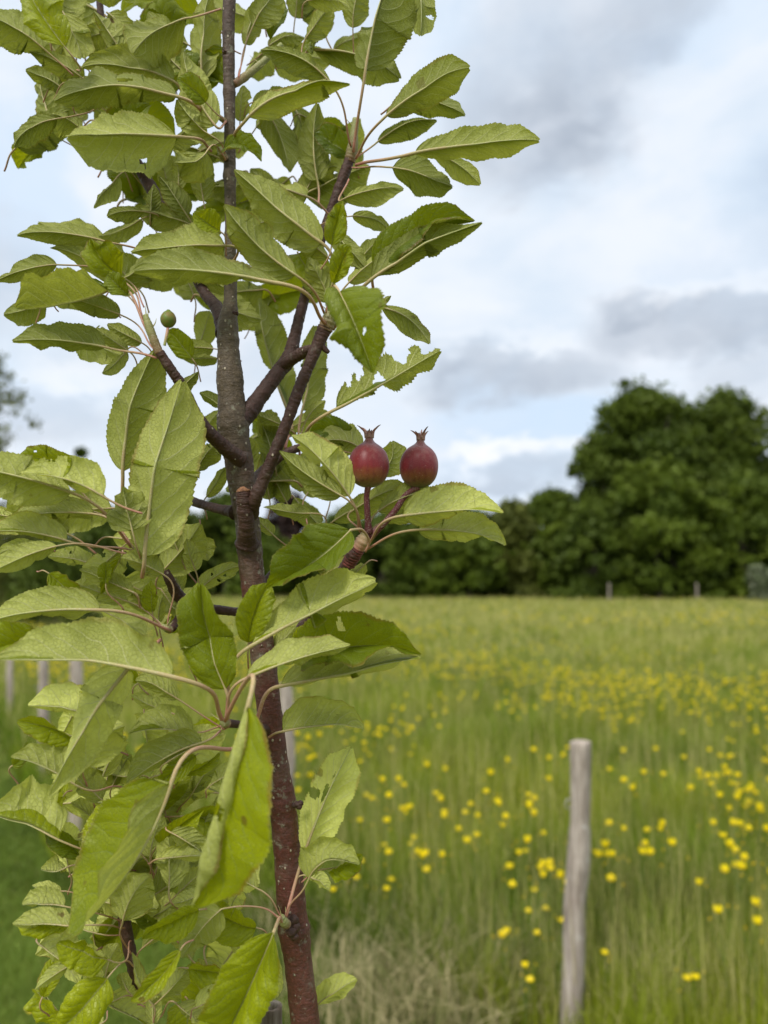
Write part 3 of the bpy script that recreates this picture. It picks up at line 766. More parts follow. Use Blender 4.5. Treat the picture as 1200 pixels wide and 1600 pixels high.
 (300,1240, 338,1180, 0, 18,18,'D',47,47,0,{'y':.3}),
 (180,1420, 150,1370, 0, 20,20,'D',45,45,0,{'y':.4}),
 (170,1400, 130,1430, 0, 14,16,'D',46,46,0,{'y':.5}),
 (300,1500, 270,1450, 0, 18,18,'D',46,46,0,{'y':.5}),
 (350,1560, 310,1500, 0, 20,20,'D',47,47,0,{'y':.7}),
 (380,1500, 360,1440, 0, 20,20,'D',48,48,0,{'y':.5}),
]
# more leaves of the same tree, behind the ones above and above the frame
def filler():
    out = []
    zones = [((20,330,0,240),16,(47,54),.25),((390,560,20,300),8,(49,55),.15),((150,340,330,480),9,(48,54),.3),((10,180,760,900),8,(44,49),.5),((200,330,860,1100),8,(44,49),.45),
             ((60,330,1080,1300),26,(42,50),.75),((60,400,1300,1620),48,(41,50),.9),((400,540,640,800),5,(50,54),.15),((430,520,300,420),4,(46,50),.3),((60,200,400,520),5,(47,50),.2),  # yellow raised in the low zones, painting more light into the shaded clutter
             ((110,330,10,130),10,(50,56),.25), ((180,340,240,330),9,(52,58),.2), ((400,520,0,140),6,(53,58),.15), ((230,420,380,520),9,(52,60),.3),
             ((110,240,60,190),8,(52,58),.2), ((380,480,160,380),8,(52,58),.15), ((380,480,640,780),4,(53,57),.1),
             ((130,290,860,990),7,(47,53),.4), ((150,340,1150,1330),9,(46,52),.45), ((150,400,1340,1590),13,(46,53),.55), ((100,180,0,100),5,(50,56),.3),
             ((40,560,-330,-40),30,(44,54),.2)]
    for (x0, x1, y0, y1), n, (d0, d1), y in zones:
        for _ in range(n):
            x, yv = R.uniform(x0, x1), R.uniform(y0, y1)
            a = R.uniform(0, 2 * math.pi); L = R.uniform(50, 120)
            w = L * .31; d = R.uniform(d0, d1)
            out.append((x, yv, x + L * math.cos(a), yv - L * .75 * math.sin(a) - 8, R.uniform(-6, 8), w * R.uniform(.6, 1.1), w * R.uniform(.5, 1.1),
                        R.choice('DDDU'), d, d + R.uniform(-1.5, 1.5), 0, {'y': min(1, max(0, y + R.uniform(-.15, .3)))}))
    return out
# ------------------------------------------------------------------ the young apple tree
def pathpx(lst, n):
    """lst of (px,py,depth_cm,width_px) -> smooth world path and radii"""
    P3 = np.array([P(a, b, c / 100.0) for a, b, c, w in lst])
    r = np.array([w / 2.0 * (c / 100.0) / FPX for a, b, c, w in lst])
    path = catmull(P3, n)
    k = np.linspace(0, len(lst) - 1, n)
    return path, np.interp(k, np.arange(len(lst)), r)

root_xy = P(500, 1700, .47)
base = np.array([root_xy[0] - .0, root_xy[1] + .0, 0.0])
tree = empty('apple_tree', base, 'young apple tree with two small dark red apples, closest to the viewer', 'apple tree')

trunk_px = [(482,1640,47,46),(468,1520,47,43),(456,1420,47,46),(448,1320,47,42),(441,1255,47,42),(432,1190,47,37),(420,1100,47,38),(409,1010,47,40),
            (399,940,47,39),(392,880,47,38),(387,820,47,38),(379,765,47,42),(371,705,47,44),(364,660,47,46),(360,600,47.2,40),(357,545,47.4,34),(356,505,47.5,32),
            (360,470,47.7,21),(360,400,48,18),(360,330,48,17),(359,262,48,19),(359,200,48,17),(358,130,48,18),(357,60,48,19),(358,10,48,20),(364,-80,48,16),(370,-220,48,13),(372,-380,48,9)]
pth, rr = pathpx(trunk_px, 420)
# carry it on down to the soil below the frame
low = np.array([base, base + (0, 0, .25), base + (0.0, 0, .5)])
low = np.vstack([base, [base[0] + .001, base[1], .3], [base[0], base[1], .62]])
nl = 110
lowp = catmull(np.vstack([low, pth[0], pth[6]]), nl)[:-30]
lp = np.vstack([lowp[lowp[:, 2] < pth[0][2] - .01], pth])
lr = np.concatenate([np.linspace(.0125, rr[0], len(lp) - len(pth)), rr])
L = np.concatenate([[0], np.cumsum(np.linalg.norm(np.diff(lp, axis=0), axis=1))])
lr = lr * (1 + .02 * np.sin(L * 310) * np.sin(L * 90) + .05 * (np.random.default_rng(3).normal(size=len(lr)).cumsum() * .0))
def bump_at(py, amp, wid=7):
    z = P(400, py, .47)[2]
    return amp * np.exp(-((lp[:, 2] - z) / (wid * .47 / FPX)) ** 2)
lr = lr * (1 + bump_at(1452, .12, 12) + bump_at(1255, .08, 8) + bump_at(262, .2, 8) + bump_at(530, .06, 5) + bump_at(590, .07, 16) + bump_at(660, .08, 14) + bump_at(860, .05, 8) + bump_at(128, .15, 8))
tv, tf, ta = tube(lp, lr, 28, rough=.02, seed=5)
ta[:, 0] = np.clip((tv[:, 2] - 0.62) / (2.06 - .62), 0, 1)    # colour runs with height
trunk = obj('trunk', tv, tf, M_TRUNK, tree, base, attrs={'vA': ta})

def knot(px, py, d, w, seed):
    """rough little burr on the bark"""
    c = P(px, py, d / 100.0); r = w / 2 * d / 100.0 / FPX
    g = np.random.default_rng(seed)
    ps = []
    for q in range(7):
        e = c + g.normal(0, r * .42, 3) * [1, .6, .8]; rr_ = r * g.uniform(.32, .6)
        ax_ = g.normal(size=3); ax_ /= np.linalg.norm(ax_)
        kk = np.linspace(-1, 1, 11)
        ps.append(tube(e + np.outer(kk * rr_ * .8, ax_), rr_ * np.sqrt(np.clip(1.02 - kk ** 2, .02, 1)), 10, rough=.1, seed=seed * 9 + q))
    return join(ps)
for i, (a, b, c, w) in enumerate([(464,1256,46,18),(455,1452,45.6,38),(369,490,47,10),(350,82,47,7),(438,1210,46.6,7)]):
    v, f, aa = knot(a, b, c, w, i)
    obj('burr', v, f, M_BRANCH, trunk, attrs={'vA': aa})

branches = [
 [(352,520,48,24),(338,480,49,20),(318,455,50,17),(290,400,51,17),(262,340,52,18),(240,300,52,20),(222,270,52,18),(205,238,52,20),(192,190,53,15),(178,120,53,13),(160,40,53,11),(150,-60,53,9)],
 [(376,718,46.5,22),(352,700,45.5,23),(325,674,44.5,21),(306,648,44,20),(286,606,43.5,17),(266,576,43,16),(249,550,42.7,15)],
 [(372,660,47,26),(390,642,47.5,28),(412,612,48,25),(436,580,48.5,24),(452,558,49,24),(462,520,49.3,18),(474,472,49.5,16),(488,425,49.5,15),(505,365,49.5,14),(520,320,49.5,14),(536,278,49.5,17),(546,250,49.5,16)],
 [(440,572,48.5,20),(458,560,48,19),(478,549,47.5,18),(494,545,47,15)],
 [(388,800,46,26),(398,780,45,22),(412,748,44.8,20),(430,706,44.6,19),(452,650,44.5,18),(468,606,44.5,19),(484,568,44.5,18),(498,535,44.5,20),(508,512,44.5,24)],
 [(386,850,46.4,28),(385,825,45.6,26),(383,800,45.2,25),(381,778,45,24),(380,768,45,22)],
 [(368,800,47,18),(345,796,48,15),(315,788,49,14),(292,780,50,15),(284,776,50,16)],
 [(408,1052,47,18),(432,1018,47.5,15),(462,990,47.5,14),(492,950,47.5,15),(520,915,47,15),(540,885,46.5,18),(552,866,46,22),(560,852,46,20)],
 [(388,765,47,22),(410,738,49,18),(440,712,49.5,14),(470,698,50,12),(486,690,50,11)],
 [(405,960,47,14),(360,955,48,14),(310,948,48,16),(280,932,47,19),(266,908,46,16),(258,892,46,13)],
 [(300,940,48,15),(280,965,46,12),(268,982,44.5,14)],
 [(474,1650,47,16),(430,1660,49,15),(330,1680,49,14),(262,1650,48,16),(226,1580,47,17),(208,1510,46.5,19),(196,1450,46.5,20),(190,1385,46.5,17),(186,1335,47,11)],
 [(418,1140,46.6,14),(396,1136,45,12),(372,1132,43,12),(354,1130,42,14)],
 [(398,930,47,10),(430,890,49,10),(468,862,50,10),(485,840,50,9)],
]
for i, b in enumerate(branches):
    p_, r_ = pathpx(b, 26 * (len(b) - 1))
    Lb = np.concatenate([[0], np.cumsum(np.linalg.norm(np.diff(p_, axis=0), axis=1))])
    r_ = r_ * (1 + .03 * np.sin(Lb * 700 + i) * np.sin(Lb * 170 + 2 * i) + .035 * np.exp(-((Lb % (.023 + .004 * math.sin(i))) - .01) ** 2 / .0000008))
    if i not in (3,): r_ = r_ * (1 + .38 * np.exp(-Lb / .005))
    v, f, aa = tube(p_, r_, 16, rough=.03, seed=i + 20)
    br = obj('branch', v, f, M_BRANCH, tree, attrs={'vA': aa})
    if i == 5:   # pruned end
        top = P(380, 766, .45)
        cv, cf, ca = tube(catmull([P(381,772,.45), P(380,766,.45), P(380,760,.45)], 8), np.array([1,1.03,1.04,1,.9,.7,.45,.15]) * 11 * .45 / FPX, 14, rough=.07, seed=4)
        M_CUT = mat_simple_noise('pruned_wood', (0.30, 0.15, 0.07), (0.13, 0.06, 0.035), 700, .85, .0006)
        obj('pruned_end', cv, cf, M_CUT, br, attrs={'vA': ca})
    if i == 1:
        w_ = pathpx([(312,662,44,15),(302,658,43.5,13),(293,655,43.2,11)], 10)
        v, f, aa = tube(w_[0], w_[1], 12, rough=.05, seed=9)
        obj('twig_stub', v, f, M_BRANCH, br, attrs={'vA': aa})
    if i == 4:
        w_ = pathpx([(500,538,44.5,12),(508,546,44.5,9),(514,551,44.5,6)], 8)
        v, f, aa = tube(w_[0], w_[1], 10, rough=.05, seed=10)
        obj('twig_stub', v, f, M_BRANCH, br, attrs={'vA': aa})

# soft, still green shoot tips and fruit spurs, where the leaf stalks gather
spurs = [
 [(249,552,42.7,14),(240,530,42.6,14),(232,508,42.6,13),(227,492,42.6,8)],
 [(508,514,44.5,24),(514,500,44.4,24),(517,486,44.4,18),(518,466,44.4,12)],
 [(546,252,49.5,17),(550,236,49.4,18),(553,212,49.3,13),(556,185,49.2,10)],
 [(558,858,46,21),(566,846,45.8,22),(571,836,45.8,17),(574,829,45.8,11)],
 [(266,984,44.3,13),(260,982,44,11),(252,978,44,8)],
 [(225,880,44,10),(218,868,43.5,13),(211,858,43.5,9)],
 [(365,132,48,12),(380,122,48.5,13),(405,102,49,10),(440,70,49.5,8)],
 [(355,1131,42,15),(350,1129,41.8,15),(345,1127,41.8,9)],
 [(448,1444,45,14),(443,1440,44.5,14),(440,1432,44.3,9)],
 [(352,248,47.6,12),(346,240,47.3,12),(342,230,47.2,8)],
 [(352,190,47.6,9),(344,184,47.2,8),(336,176,47,5)],
]
for i, b in enumerate(spurs):
    p_, r_ = pathpx(b, 30)
    Lb = np.concatenate([[0], np.cumsum(np.linalg.norm(np.diff(p_, axis=0), axis=1))])
    r_ = r_ * (1 + .05 * np.sin(Lb * 2900 + i))
    v, f, aa = tube(p_, r_, 14, rough=.03, seed=i + 60)
    sp = obj('spur', v, f, M_PET_G if i != 3 else M_PET, tree, attrs={'vA': aa})
    # tiny stipules
    for q in range(3):
        e = p_[-6 - q * 4]
        dirv = np.array([R.uniform(-1, 1), R.uniform(-.6, .2), R.uniform(.3, 1)]); dirv /= np.linalg.norm(dirv)
        pp = catmull([e, e + dirv * .004 , e + dirv * .007 + np.array([R.uniform(-.002, .002), 0, .001])], 8)
        v, f, aa = tube(pp, np.linspace(.0006, .00008, 8), 5)
        aa[:, 0] = .8
        obj('stipule', v, f, M_PET, sp, attrs={'vA': aa})
# red ringed bud scars under the fruit
v, f, aa = tube(*(lambda q: (q[0], q[1] * (1 + .07 * np.sin(np.linspace(0, 44, 40)))))(pathpx([(544,882,46.4,21),(552,868,46.1,24),(560,856,45.9,22)], 40)), 18, rough=.02, seed=2)
M_SCAR = mat_simple_noise('bud_scar_bark', (0.19, 0.05, 0.04), (0.05, 0.018, 0.016), 500, .7, .0008)
obj('bud_scars', v, f, M_SCAR, tree, attrs={'vA': aa})

# leaves: the 100 that show largest are parts of their own, each with its stalk
geos = [(leaf_geo(s, i), s) for i, s in enumerate(LEAVES)]
fill = [(leaf_geo(s, 900 + i), s) for i, s in enumerate(filler())]
geos.sort(key=lambda q: -q[0][5])
for gq, s in geos[:100]:
    V, F, A, Bt, (pv, pf, pa), _ = gq
    lf = obj('leaf', V, F, M_LEAF, tree, pv[0], attrs={'vA': A, 'vB': Bt})
    obj('petiole', pv, pf, M_PET, lf, pv[0], attrs={'vA': pa})
rest = geos[100:] + fill
Vs, Fs, As = join([(g_[0], g_[1], g_[2]) for g_, s in rest]); _, _, Bs = join([(g_[0], g_[1], g_[3]) for g_, s in rest])
small = obj('small_leaves', Vs, Fs, M_LEAF, tree, attrs={'vA': As, 'vB': Bs}); small['kind'] = 'stuff'
Vs, Fs, As = join([g_[4] for g_, s in rest])
sp = obj('small_petioles', Vs, Fs, M_PET, tree, attrs={'vA': As}); sp['kind'] = 'stuff'

# ---- the apples
def mat_apple():
    m, T = mat('apple_skin')
    pos = T.node('ShaderNodeTexCoord').outputs['Object']
    a = attr(T, 'vA').outputs['Vector']; k = T.node('ShaderNodeSeparateXYZ', {0: a}).outputs[0]
    n = T.noise(pos, 130.0, 5.0, 0.65)
    mp = T.node('ShaderNodeMapping', {'Vector': pos, 'Scale': (1, 1, .22)})
    st = T.noise(mp.outputs[0], 420.0, 4.0, 0.6)
    kk = T.math('ADD', k, T.math('MULTIPLY', T.math('SUBTRACT', n, 0.5), 0.30))
    col = T.ramp(kk, [(0.0, (0.13, 0.12, 0.025)), (0.13, (0.20, 0.075, 0.022)), (0.32, (0.19, 0.011, 0.014)), (0.8, (0.13, 0.008, 0.014)), (0.93, (0.22, 0.10, 0.07)), (1.0, (0.26, 0.18, 0.13))])
    col = T.mix(T.mapr(st, 0.45, 0.72, 0, .55), col, (0.085, 0.004, 0.010))
    col = T.mix(T.mapr(n, 0.5, 0.72, 0, .30), col, (0.30, 0.15, 0.12))
    vo = T.node('ShaderNodeTexVoronoi', {'Vector': pos, 'Scale': 520.0})
    cr = T.node('ShaderNodeSeparateXYZ', {0: vo.outputs['Color']}).outputs[0]
    dot = T.math('MULTIPLY', T.mapr(vo.outputs['Distance'], 0.26, 0.1), T.mapr(cr, .55, .6))
    col = T.mix(T.math('MULTIPLY', dot, .2), col, (0.48, 0.33, 0.24))
    fz = T.noise(pos, 2400.0, 2.0)
    col = T.mix(T.mapr(fz, .5, .8, 0, T.mapr(k, .5, 1.0, .1, .55)), col, (0.5, 0.42, 0.38))
    bump = T.node('ShaderNodeBump', {'Height': T.math('ADD', st, fz), 'Strength': 0.25, 'Distance': 0.0003})
    pb = T.node('ShaderNodeBsdfPrincipled', {'Base Color': col, 'Roughness': 0.42, 'Normal': bump.outputs[0]})
    pb.inputs['Specular IOR Level'].default_value = 0.35
    pb.inputs['Sheen Weight'].default_value = 0.12
    finish(T, pb.outputs[0]); return m
M_APPLE = mat_apple()
M_CALYX = mat_petiole('calyx_skin', (0.30, 0.16, 0.12), (0.24, 0.10, 0.07), (0.10, 0.05, 0.035))
def apple(cx, cy, w, h, d, lean, stem, seed, label):
    c = P(cx, cy, d / 100.0); s = d / 100.0 / FPX
    rx, rz = w / 2 * s, h / 2 * s
    prof = [(-1.0, .05), (-.985, .22), (-.93, .44), (-.80, .67), (-.58, .865), (-.30, .975), (0, 1.0), (.28, .955), (.52, .85), (.72, .68), (.85, .50), (.93, .37), (1.0, .28), (1.08, .215), (1.17, .18), (1.26, .17), (1.31, .175)]
    pr = catmull(np.array(prof), 64)
    ax = np.array([math.sin(lean), 0.05, math.cos(lean)])
    path = c + np.outer(pr[:, 0] * rz, ax)
    v, f, a = tube(path, pr[:, 1] * rx, 40, cap=True)
    g = np.random.default_rng(seed)
    th = a[:, 1] * 2 * np.pi
    fac = 1 + .018 * np.sin(3 * th + seed) + .012 * np.sin(5 * th + seed * 2) * np.clip(1.3 - a[:, 0], 0, 1)
    k = np.clip(((v - c) @ ax) / rz * .5 + .5, -.1, 1.3)
    cc = c + np.outer((v - c) @ ax, ax)
    v = cc + (v - cc) * fac[:, None]
    a[:, 0] = k / 1.2
    ap = obj('apple', v, f, M_APPLE, tree, c, attrs={'vA': a}); ap['label'] = label
    # withered calyx
    parts = []
    top = c + ax * rz * 1.30
    for q in range(5):
        an = q * 2 * math.pi / 5 + seed
        o_ = np.array([math.cos(an), math.sin(an), 0])
        ln = rz * R.uniform(.32, .62)
        q0 = top + o_ * rx * .14 - ax * rz * .12
        spread = R.uniform(-.1, .8)
        pp = catmull([q0, q0 + ax * ln * .5 + o_ * ln * .2 * spread, q0 + ax * ln * .85 + o_ * ln * .75 * spread, q0 + ax * ln * 1.0 + o_ * ln * 1.15 * spread], 14)
        parts.append(tube(pp, rx * np.interp(np.linspace(0, 1, 14), [0, .4, 1], [.10, .06, .010]), 7, rough=.06, seed=q))
    for q in range(6):
        an = q * 1.1 + seed; o_ = np.array([math.cos(an), math.sin(an), 0]) * rx * .07
        parts.append(tube(np.array([top + o_ - ax * rz * .1, top + o_ * 1.4 + ax * rz * .08, top + o_ * 2.2 + ax * rz * .2]), rx * np.array([.03, .02, .03]), 6))
    V, F, A = join(parts)
    obj('calyx', V, F, M_CALYX, ap, attrs={'vA': A})
    sx = [P(a_, b_, c_ / 100.0) for a_, b_, c_ in stem]
    pp = catmull([c - ax * rz * .93] + sx, 26)
    v, f, a = tube(pp, np.interp(np.linspace(0, 1, 26), [0, .08, .3, .85, 1], [6, 5, 4.6, 5.2, 7.5]) * s, 12, rough=.02, seed=seed)
    obj('stem', v, f, M_STEM, ap, attrs={'vA': a})
apple(576, 726, 64, 72, 45, .015, [(573,775,45),(574,800,45.2),(576,832,45.6)], 1, 'left apple, rounder, on an upright stem')
apple(655, 728, 60, 70, 45.5, .06, [(633,775,45.4),(618,797,45.4),(600,818,45.5),(578,838,45.8)], 4, 'right apple, more oval, on a slanting stem')
# the two small green fruitlets
M_FRUITLET = mat_simple_noise('fruitlet_skin', (0.12, 0.19, 0.03), (0.20, 0.14, 0.04), 300, .5)
for (x, y, d, w, s1) in ((263,499,43,24,(257,540,42.7)), (171,254,51,20,(205,240,52))):
    s = d / 100.0 / FPX; c = P(x, y, d / 100.0)
    pr = catmull(np.array([(-1, .1), (-.8, .6), (-.3, .98), (.2, 1.0), (.7, .7), (.95, .35), (1.1, .2)]), 22)
    v, f, a = tube(c + np.outer(pr[:, 0] * w / 2 * s * 1.15, np.array([0, 0, 1])), pr[:, 1] * w / 2 * s, 18)
    fr = obj('fruitlet', v, f, M_FRUITLET, tree, c, attrs={'vA': a})
    v, f, a = tube(catmull([c - (0, 0, w / 2 * s), P(s1[0] + 3, s1[1] - 15, s1[2] / 100), P(*s1[:2], s1[2] / 100)], 12), .0008, 7)
    obj('stem', v, f, M_PET, fr, attrs={'vA': a})

# ------------------------------------------------------------------ wooden posts and the stake
def mat_wood():
    m, T = mat('weathered_wood')
    pos = T.node('ShaderNodeTexCoord').outputs['Object']
    mp = T.node('ShaderNodeMapping', {'Vector': pos, 'Scale': (1, 1, .09)})
    g1 = T.noise(mp.outputs[0], 70.0, 6.0, .65, .4); n = T.noise(pos, 7.0, 5.0, .6)
    col = T.mix(T.mapr(g1, .3, .7), (0.19, 0.155, 0.125), (0.48, 0.42, 0.365))
    col = T.mix(T.mapr(n, .45, .7, 0, .5), col, (0.24, 0.19, 0.165))
    col = T.mix(T.mapr(T.noise(pos, 30.0, 4.0), .66, .72, 0, .7), col, (0.52, 0.50, 0.46))
    b = T.node('ShaderNodeBump', {'Height': g1, 'Strength': .8, 'Distance': .004})
    pb = T.node('ShaderNodeBsdfPrincipled', {'Base Color': col, 'Roughness': .85, 'Normal': b.outputs[0]})
    pb.inputs['Specular IOR Level'].default_value = .15
    finish(T, pb.outputs[0]); return m
M_WOOD = mat_wood()
def post(px, ytop, wpx, d, ybot, seed, label, dx_low=0):
    r = wpx / 2 * d / FPX * .77
    top = P(px, ytop, d)
    bot = P(px + dx_low, ybot, d); bot = np.array([bot[0], top[1] + .02, -.05])
    n = 60
    k = np.linspace(0, 1, n)
    path = np.outer(1 - k, bot) + np.outer(k, top)
    g = np.random.default_rng(seed)
    path[:, 0] += smoothnoise(g, n, 12) * .004 + .006 * np.sin(k * 3.1)
    path[:, 1] += smoothnoise(g, n, 12) * .005
    rad = r * (1.06 - .05 * k) * (1 + smoothnoise(g, n, 5) * .035)
    path = np.vstack([path, path[-1] + (0, 0, .004), path[-1] + (0, 0, .006)])
    rad = np.concatenate([rad, [r * .93, r * .55]])
    v, f, a = tube(path, rad, 20, rough=.02, seed=seed)
    # squarish split section
    ax_ = np.repeat(path, 20, 0)
    th = a[:len(ax_), 1] * 2 * np.pi
    sq = (np.abs(np.cos(th)) ** 5 + np.abs(np.sin(th)) ** 5) ** (-1 / 5) * .93
    v[:len(ax_)] = ax_ + (v[:len(ax_)] - ax_) * sq[:, None]
    o = obj('fence_post', v, f, M_WOOD, None, (bot[0], bot[1], 0), attrs={'vA': a})
    tag(o, label, 'fence post', 'weathered posts of the meadow fence')
    # staple
    c = P(px - wpx * .5, ytop + 95 * (2.5 / d), d - .01)
    sv, sf, sa = tube(catmull([c + (0.012, 0, .012), c + (-.008, -.006, .012), c + (-.01, -.006, -.012), c + (.012, 0, -.014)], 14), .0022, 6)
    obj('staple', sv, sf, M_STAPLE, o, attrs={'vA': sa})
M_STAPLE = mat_simple_noise('dull_staple', (0.35, 0.34, 0.33), (0.2, 0.17, 0.15), 60, .5)
post(908, 1160, 38, 2.5, 1632, 1, 'leaning grey wooden post in front of the buttercup meadow, right of the tree', dx_low=-30)
post(446, 1070, 25, 3.6, 1400, 2, 'grey wooden post hidden mostly behind the trunk of the apple tree', dx_low=4)
post(121, 1030, 24, 4.2, 1300, 3, 'thicker right one of the two clear pale posts at left under the large leaf', dx_low=4)
post(68, 1030, 18, 5.5, 1200, 4, 'thinner pale post at left, between a thicker and a blurred post', dx_low=4)
post(15, 1030, 13, 8.0, 1150, 5, 'faint grey post at the left edge, leftmost of the fence row', dx_low=2)

sx, sy, sd = 423, 1572, .52
topc = P(sx, sy, sd); r = 18 * sd / FPX
prof = [(0, r * 1.02), (.3, r * 1.0), (.6, r), (.8, r), (topc[2] - .004, r * 1.02), (topc[2], r * 1.0), (topc[2] + .0006, r * .85), (topc[2], r * .62), (topc[2] - .006, r * .55), (topc[2] - .03, r * .5), (topc[2] - .05, r * .1)]
pp = np.array([[topc[0] + .004 * (1 - z / topc[2]), topc[1], z] for z, _ in prof]);
# densify the outer wall, keep the hollow rim crisp
outer = catmull(pp[:5], 60); outr = np.interp(np.linspace(0, 4, 60), range(5), [q[1] for q in prof[:5]])
outr = outr * (1 + .03 * np.sin(outer[:, 2] * 160))
zz = np.vstack([outer, pp[5:]]); rd = np.concatenate([outr, [q[1] for q in prof[5:]]])
th = np.linspace(0, 2 * np.pi, 24, endpoint=False)
V = (zz[:, None, :] + rd[:, None, None] * np.stack([np.cos(th), np.sin(th), 0 * th], -1)[None]).reshape(-1, 3)
nr = len(zz); i = np.arange(nr - 1)[:, None] * 24; j = np.arange(24)[None, :]
F = np.stack([i + j, i + (j + 1) % 24, i + 24 + (j + 1) % 24, i + 24 + j], -1).reshape(-1, 4)
st = obj('tree_stake', V, F, mat_simple_noise('old_cane', (0.10, 0.075, 0.055), (0.42, 0.38, 0.33), 90, .85, .002, .15, (1, 1, .12)), None, (topc[0], topc[1], 0))
tag(st, 'hollow weathered cane stake standing behind the foot of the apple tree', 'stake')
# ------------------------------------------------------------------ ground, lawn, meadow
def mat_ground():
    m, T = mat('meadow_soil')
    pos = T.node('ShaderNodeTexCoord').outputs['Object']
    n = T.noise(pos, .25, 6.0, .6); n2 = T.noise(pos, 6.0, 5.0, .7)
    col = T.mix(T.mapr(n, .35, .65), (0.11, 0.14, 0.022), (0.18, 0.18, 0.04))
    col = T.mix(T.mapr(n2, .3, .7), T.mix(.4, col, (.04, .06, .012)), col)
    pb = T.node('ShaderNodeBsdfPrincipled', {'Base Color': col, 'Roughness': .95})
    pb.inputs['Specular IOR Level'].default_value = .1
    finish(T, pb.outputs[0]); return m
N = 61
gx = np.linspace(-1, 1, N); gx = np.sign(gx) * np.abs(gx) ** 3 * 900
GX, GY = np.meshgrid(gx, gx + 0)
V = np.stack([GX.ravel(), GY.ravel() + 30, np.zeros(N * N)], -1)
i = np.arange(N - 1)[:, None] * N; j = np.arange(N - 1)[None, :]
F = np.stack([i + j, i + j + 1, i + N + j + 1, i + N + j], -1).reshape(-1, 4)
gr = obj('ground', V, F, mat_ground(), None, (0, 0, 0)); gr['kind'] = 'structure'

FENCE = [(6, 0.9), (3, 1.6), (.63, 2.5), (-.49, 3.6), (-1.67, 4.2), (-2.42, 5.5), (-3.87, 8), (-7, 13.5), (-30, 52)]
def fence_side(x, y):
    """>0 on the meadow side (distance in y beyond the fence line)"""
    fx = np.array([p[0] for p in FENCE])[::-1]; fy = np.array([p[1] for p in FENCE])[::-1]
    return y - np.interp(x, fx, fy)

def mat_grass(name, c_low, c_mid, c_top, c_dry):
    m, T = mat(name)
    a = attr(T, 'vA').outputs['Vector']; sa = T.node('ShaderNodeSeparateXYZ', {0: a})
    rnd, h, dry = sa.outputs
    pos = T.node('ShaderNodeTexCoord').outputs['Object']
    patch = T.noise(pos, .55, 4.0, .6)
    base_ = T.mix(T.mapr(rnd, 0, 1, 0, 1, smooth=False), c_low, c_mid)
    base_ = T.mix(T.mapr(patch, .42, .62, 0, .65), base_, c_top)
    base_ = T.mix(T.math('MULTIPLY', T.mapr(h, .5, 1.0), .35), base_, c_top)
    col = T.mix(dry, base_, c_dry)
    pb = T.node('ShaderNodeBsdfPrincipled', {'Base Color': col, 'Roughness': .6})
    pb.inputs['Specular IOR Level'].default_value = .25
    tr = T.node('ShaderNodeBsdfTranslucent', {'Color': T.mix(.3, col, (0.2, .3, .02))})
    ms = T.node('ShaderNodeMixShader', {0: .35, 1: pb.outputs[0], 2: tr.outputs[0]})
    finish(T, ms.outputs[0]); return m

def blades(X, Y, H, Wd, lean, dry, g, z0=0.0):
    n = len(X)
    az_ = g.uniform(0, 2 * np.pi, n); la = g.uniform(0, 2 * np.pi, n)
    ux, uy = np.cos(az_) * Wd / 2, np.sin(az_) * Wd / 2
    lx, ly = np.cos(la) * lean * H, np.sin(la) * lean * H
    B = np.stack([X, Y, np.full(n, z0)], -1)
    side = np.stack([ux, uy, np.zeros(n)], -1)
    mid = B + np.stack([lx * .28, ly * .28, H * .55], -1)
    tip = B + np.stack([lx, ly, H * np.sqrt(np.clip(1 - (lean * .7) ** 2, .2, 1))], -1)
    V = np.stack([B - side, B + side, mid - side * .8, mid + side * .8, tip], 1)
    r = np.clip(.5 + .30 * field(X + 9, Y, .11) + .22 * field(X, Y, .37) + g.uniform(-.3, .3, n), 0, 1)
    A = np.stack([np.repeat(r, 5), np.tile([0, 0, .55, .55, 1.0], n), np.repeat(dry, 5)], -1)
    i = np.arange(n)[:, None] * 5
    F = np.concatenate([i + [[0, 1, 3]], i + [[0, 3, 2]], i + [[2, 3, 4]]])
    return V.reshape(-1, 3), F, A

g = np.random.default_rng(21)
def wedge(n, d0, d1, g, ang=34, p=1.0):
    u = g.uniform(0, 1, n)
    d = d0 * (d1 / d0) ** u if p == 1.0 else (d0 ** (2 - p) + u * (d1 ** (2 - p) - d0 ** (2 - p))) ** (1 / (2 - p))
    x = g.uniform(-1, 1, n) * math.tan(math.radians(ang)) * d + g.normal(0, .3, n)
    return x, d
# clumpiness comes from a coarse random field
fld = np.random.default_rng(5).normal(size=(80, 80))
def field(x, y, sc):
    a = (x / sc + 40) % 79; b = (y / sc) % 79
    i, j = a.astype(int), b.astype(int); fa, fb = a - i, b - j
    i2, j2 = (i + 1) % 80, (j + 1) % 80
    return fld[i, j] * (1 - fa) * (1 - fb) + fld[i2, j] * fa * (1 - fb) + fld[i, j2] * (1 - fa) * fb + fld[i2, j2] * fa * fb

x, y = wedge(300000, 1.25, 62, g, 36, 1.0)
keep = fence_side(x, y) > -.12
x, y = x[keep], y[keep]
n = len(x)
H = (.33 + .05 * field(x, y, .6) + .05 * field(x + 9, y, .11) + .10 * g.uniform(-1, 1, n)) * (1 + .0 * y)
H = np.clip(H, .14, .62)
edge = np.clip(fence_side(x, y) / .8, 0, 1)
H *= .75 + .25 * edge
Wd = np.maximum(.0048, y * .0014) * g.uniform(.7, 1.4, n)
dry = np.where(g.uniform(0, 1, n) < .07 + .05 * np.clip(field(x, y, 1.3), 0, 2) + np.clip((y - 6) / 40, 0, .42), g.uniform(.5, 1, n), 0.0)
lean = g.uniform(.05, .62, n)
V, F, A = blades(x, y, H, Wd, lean, dry, g)
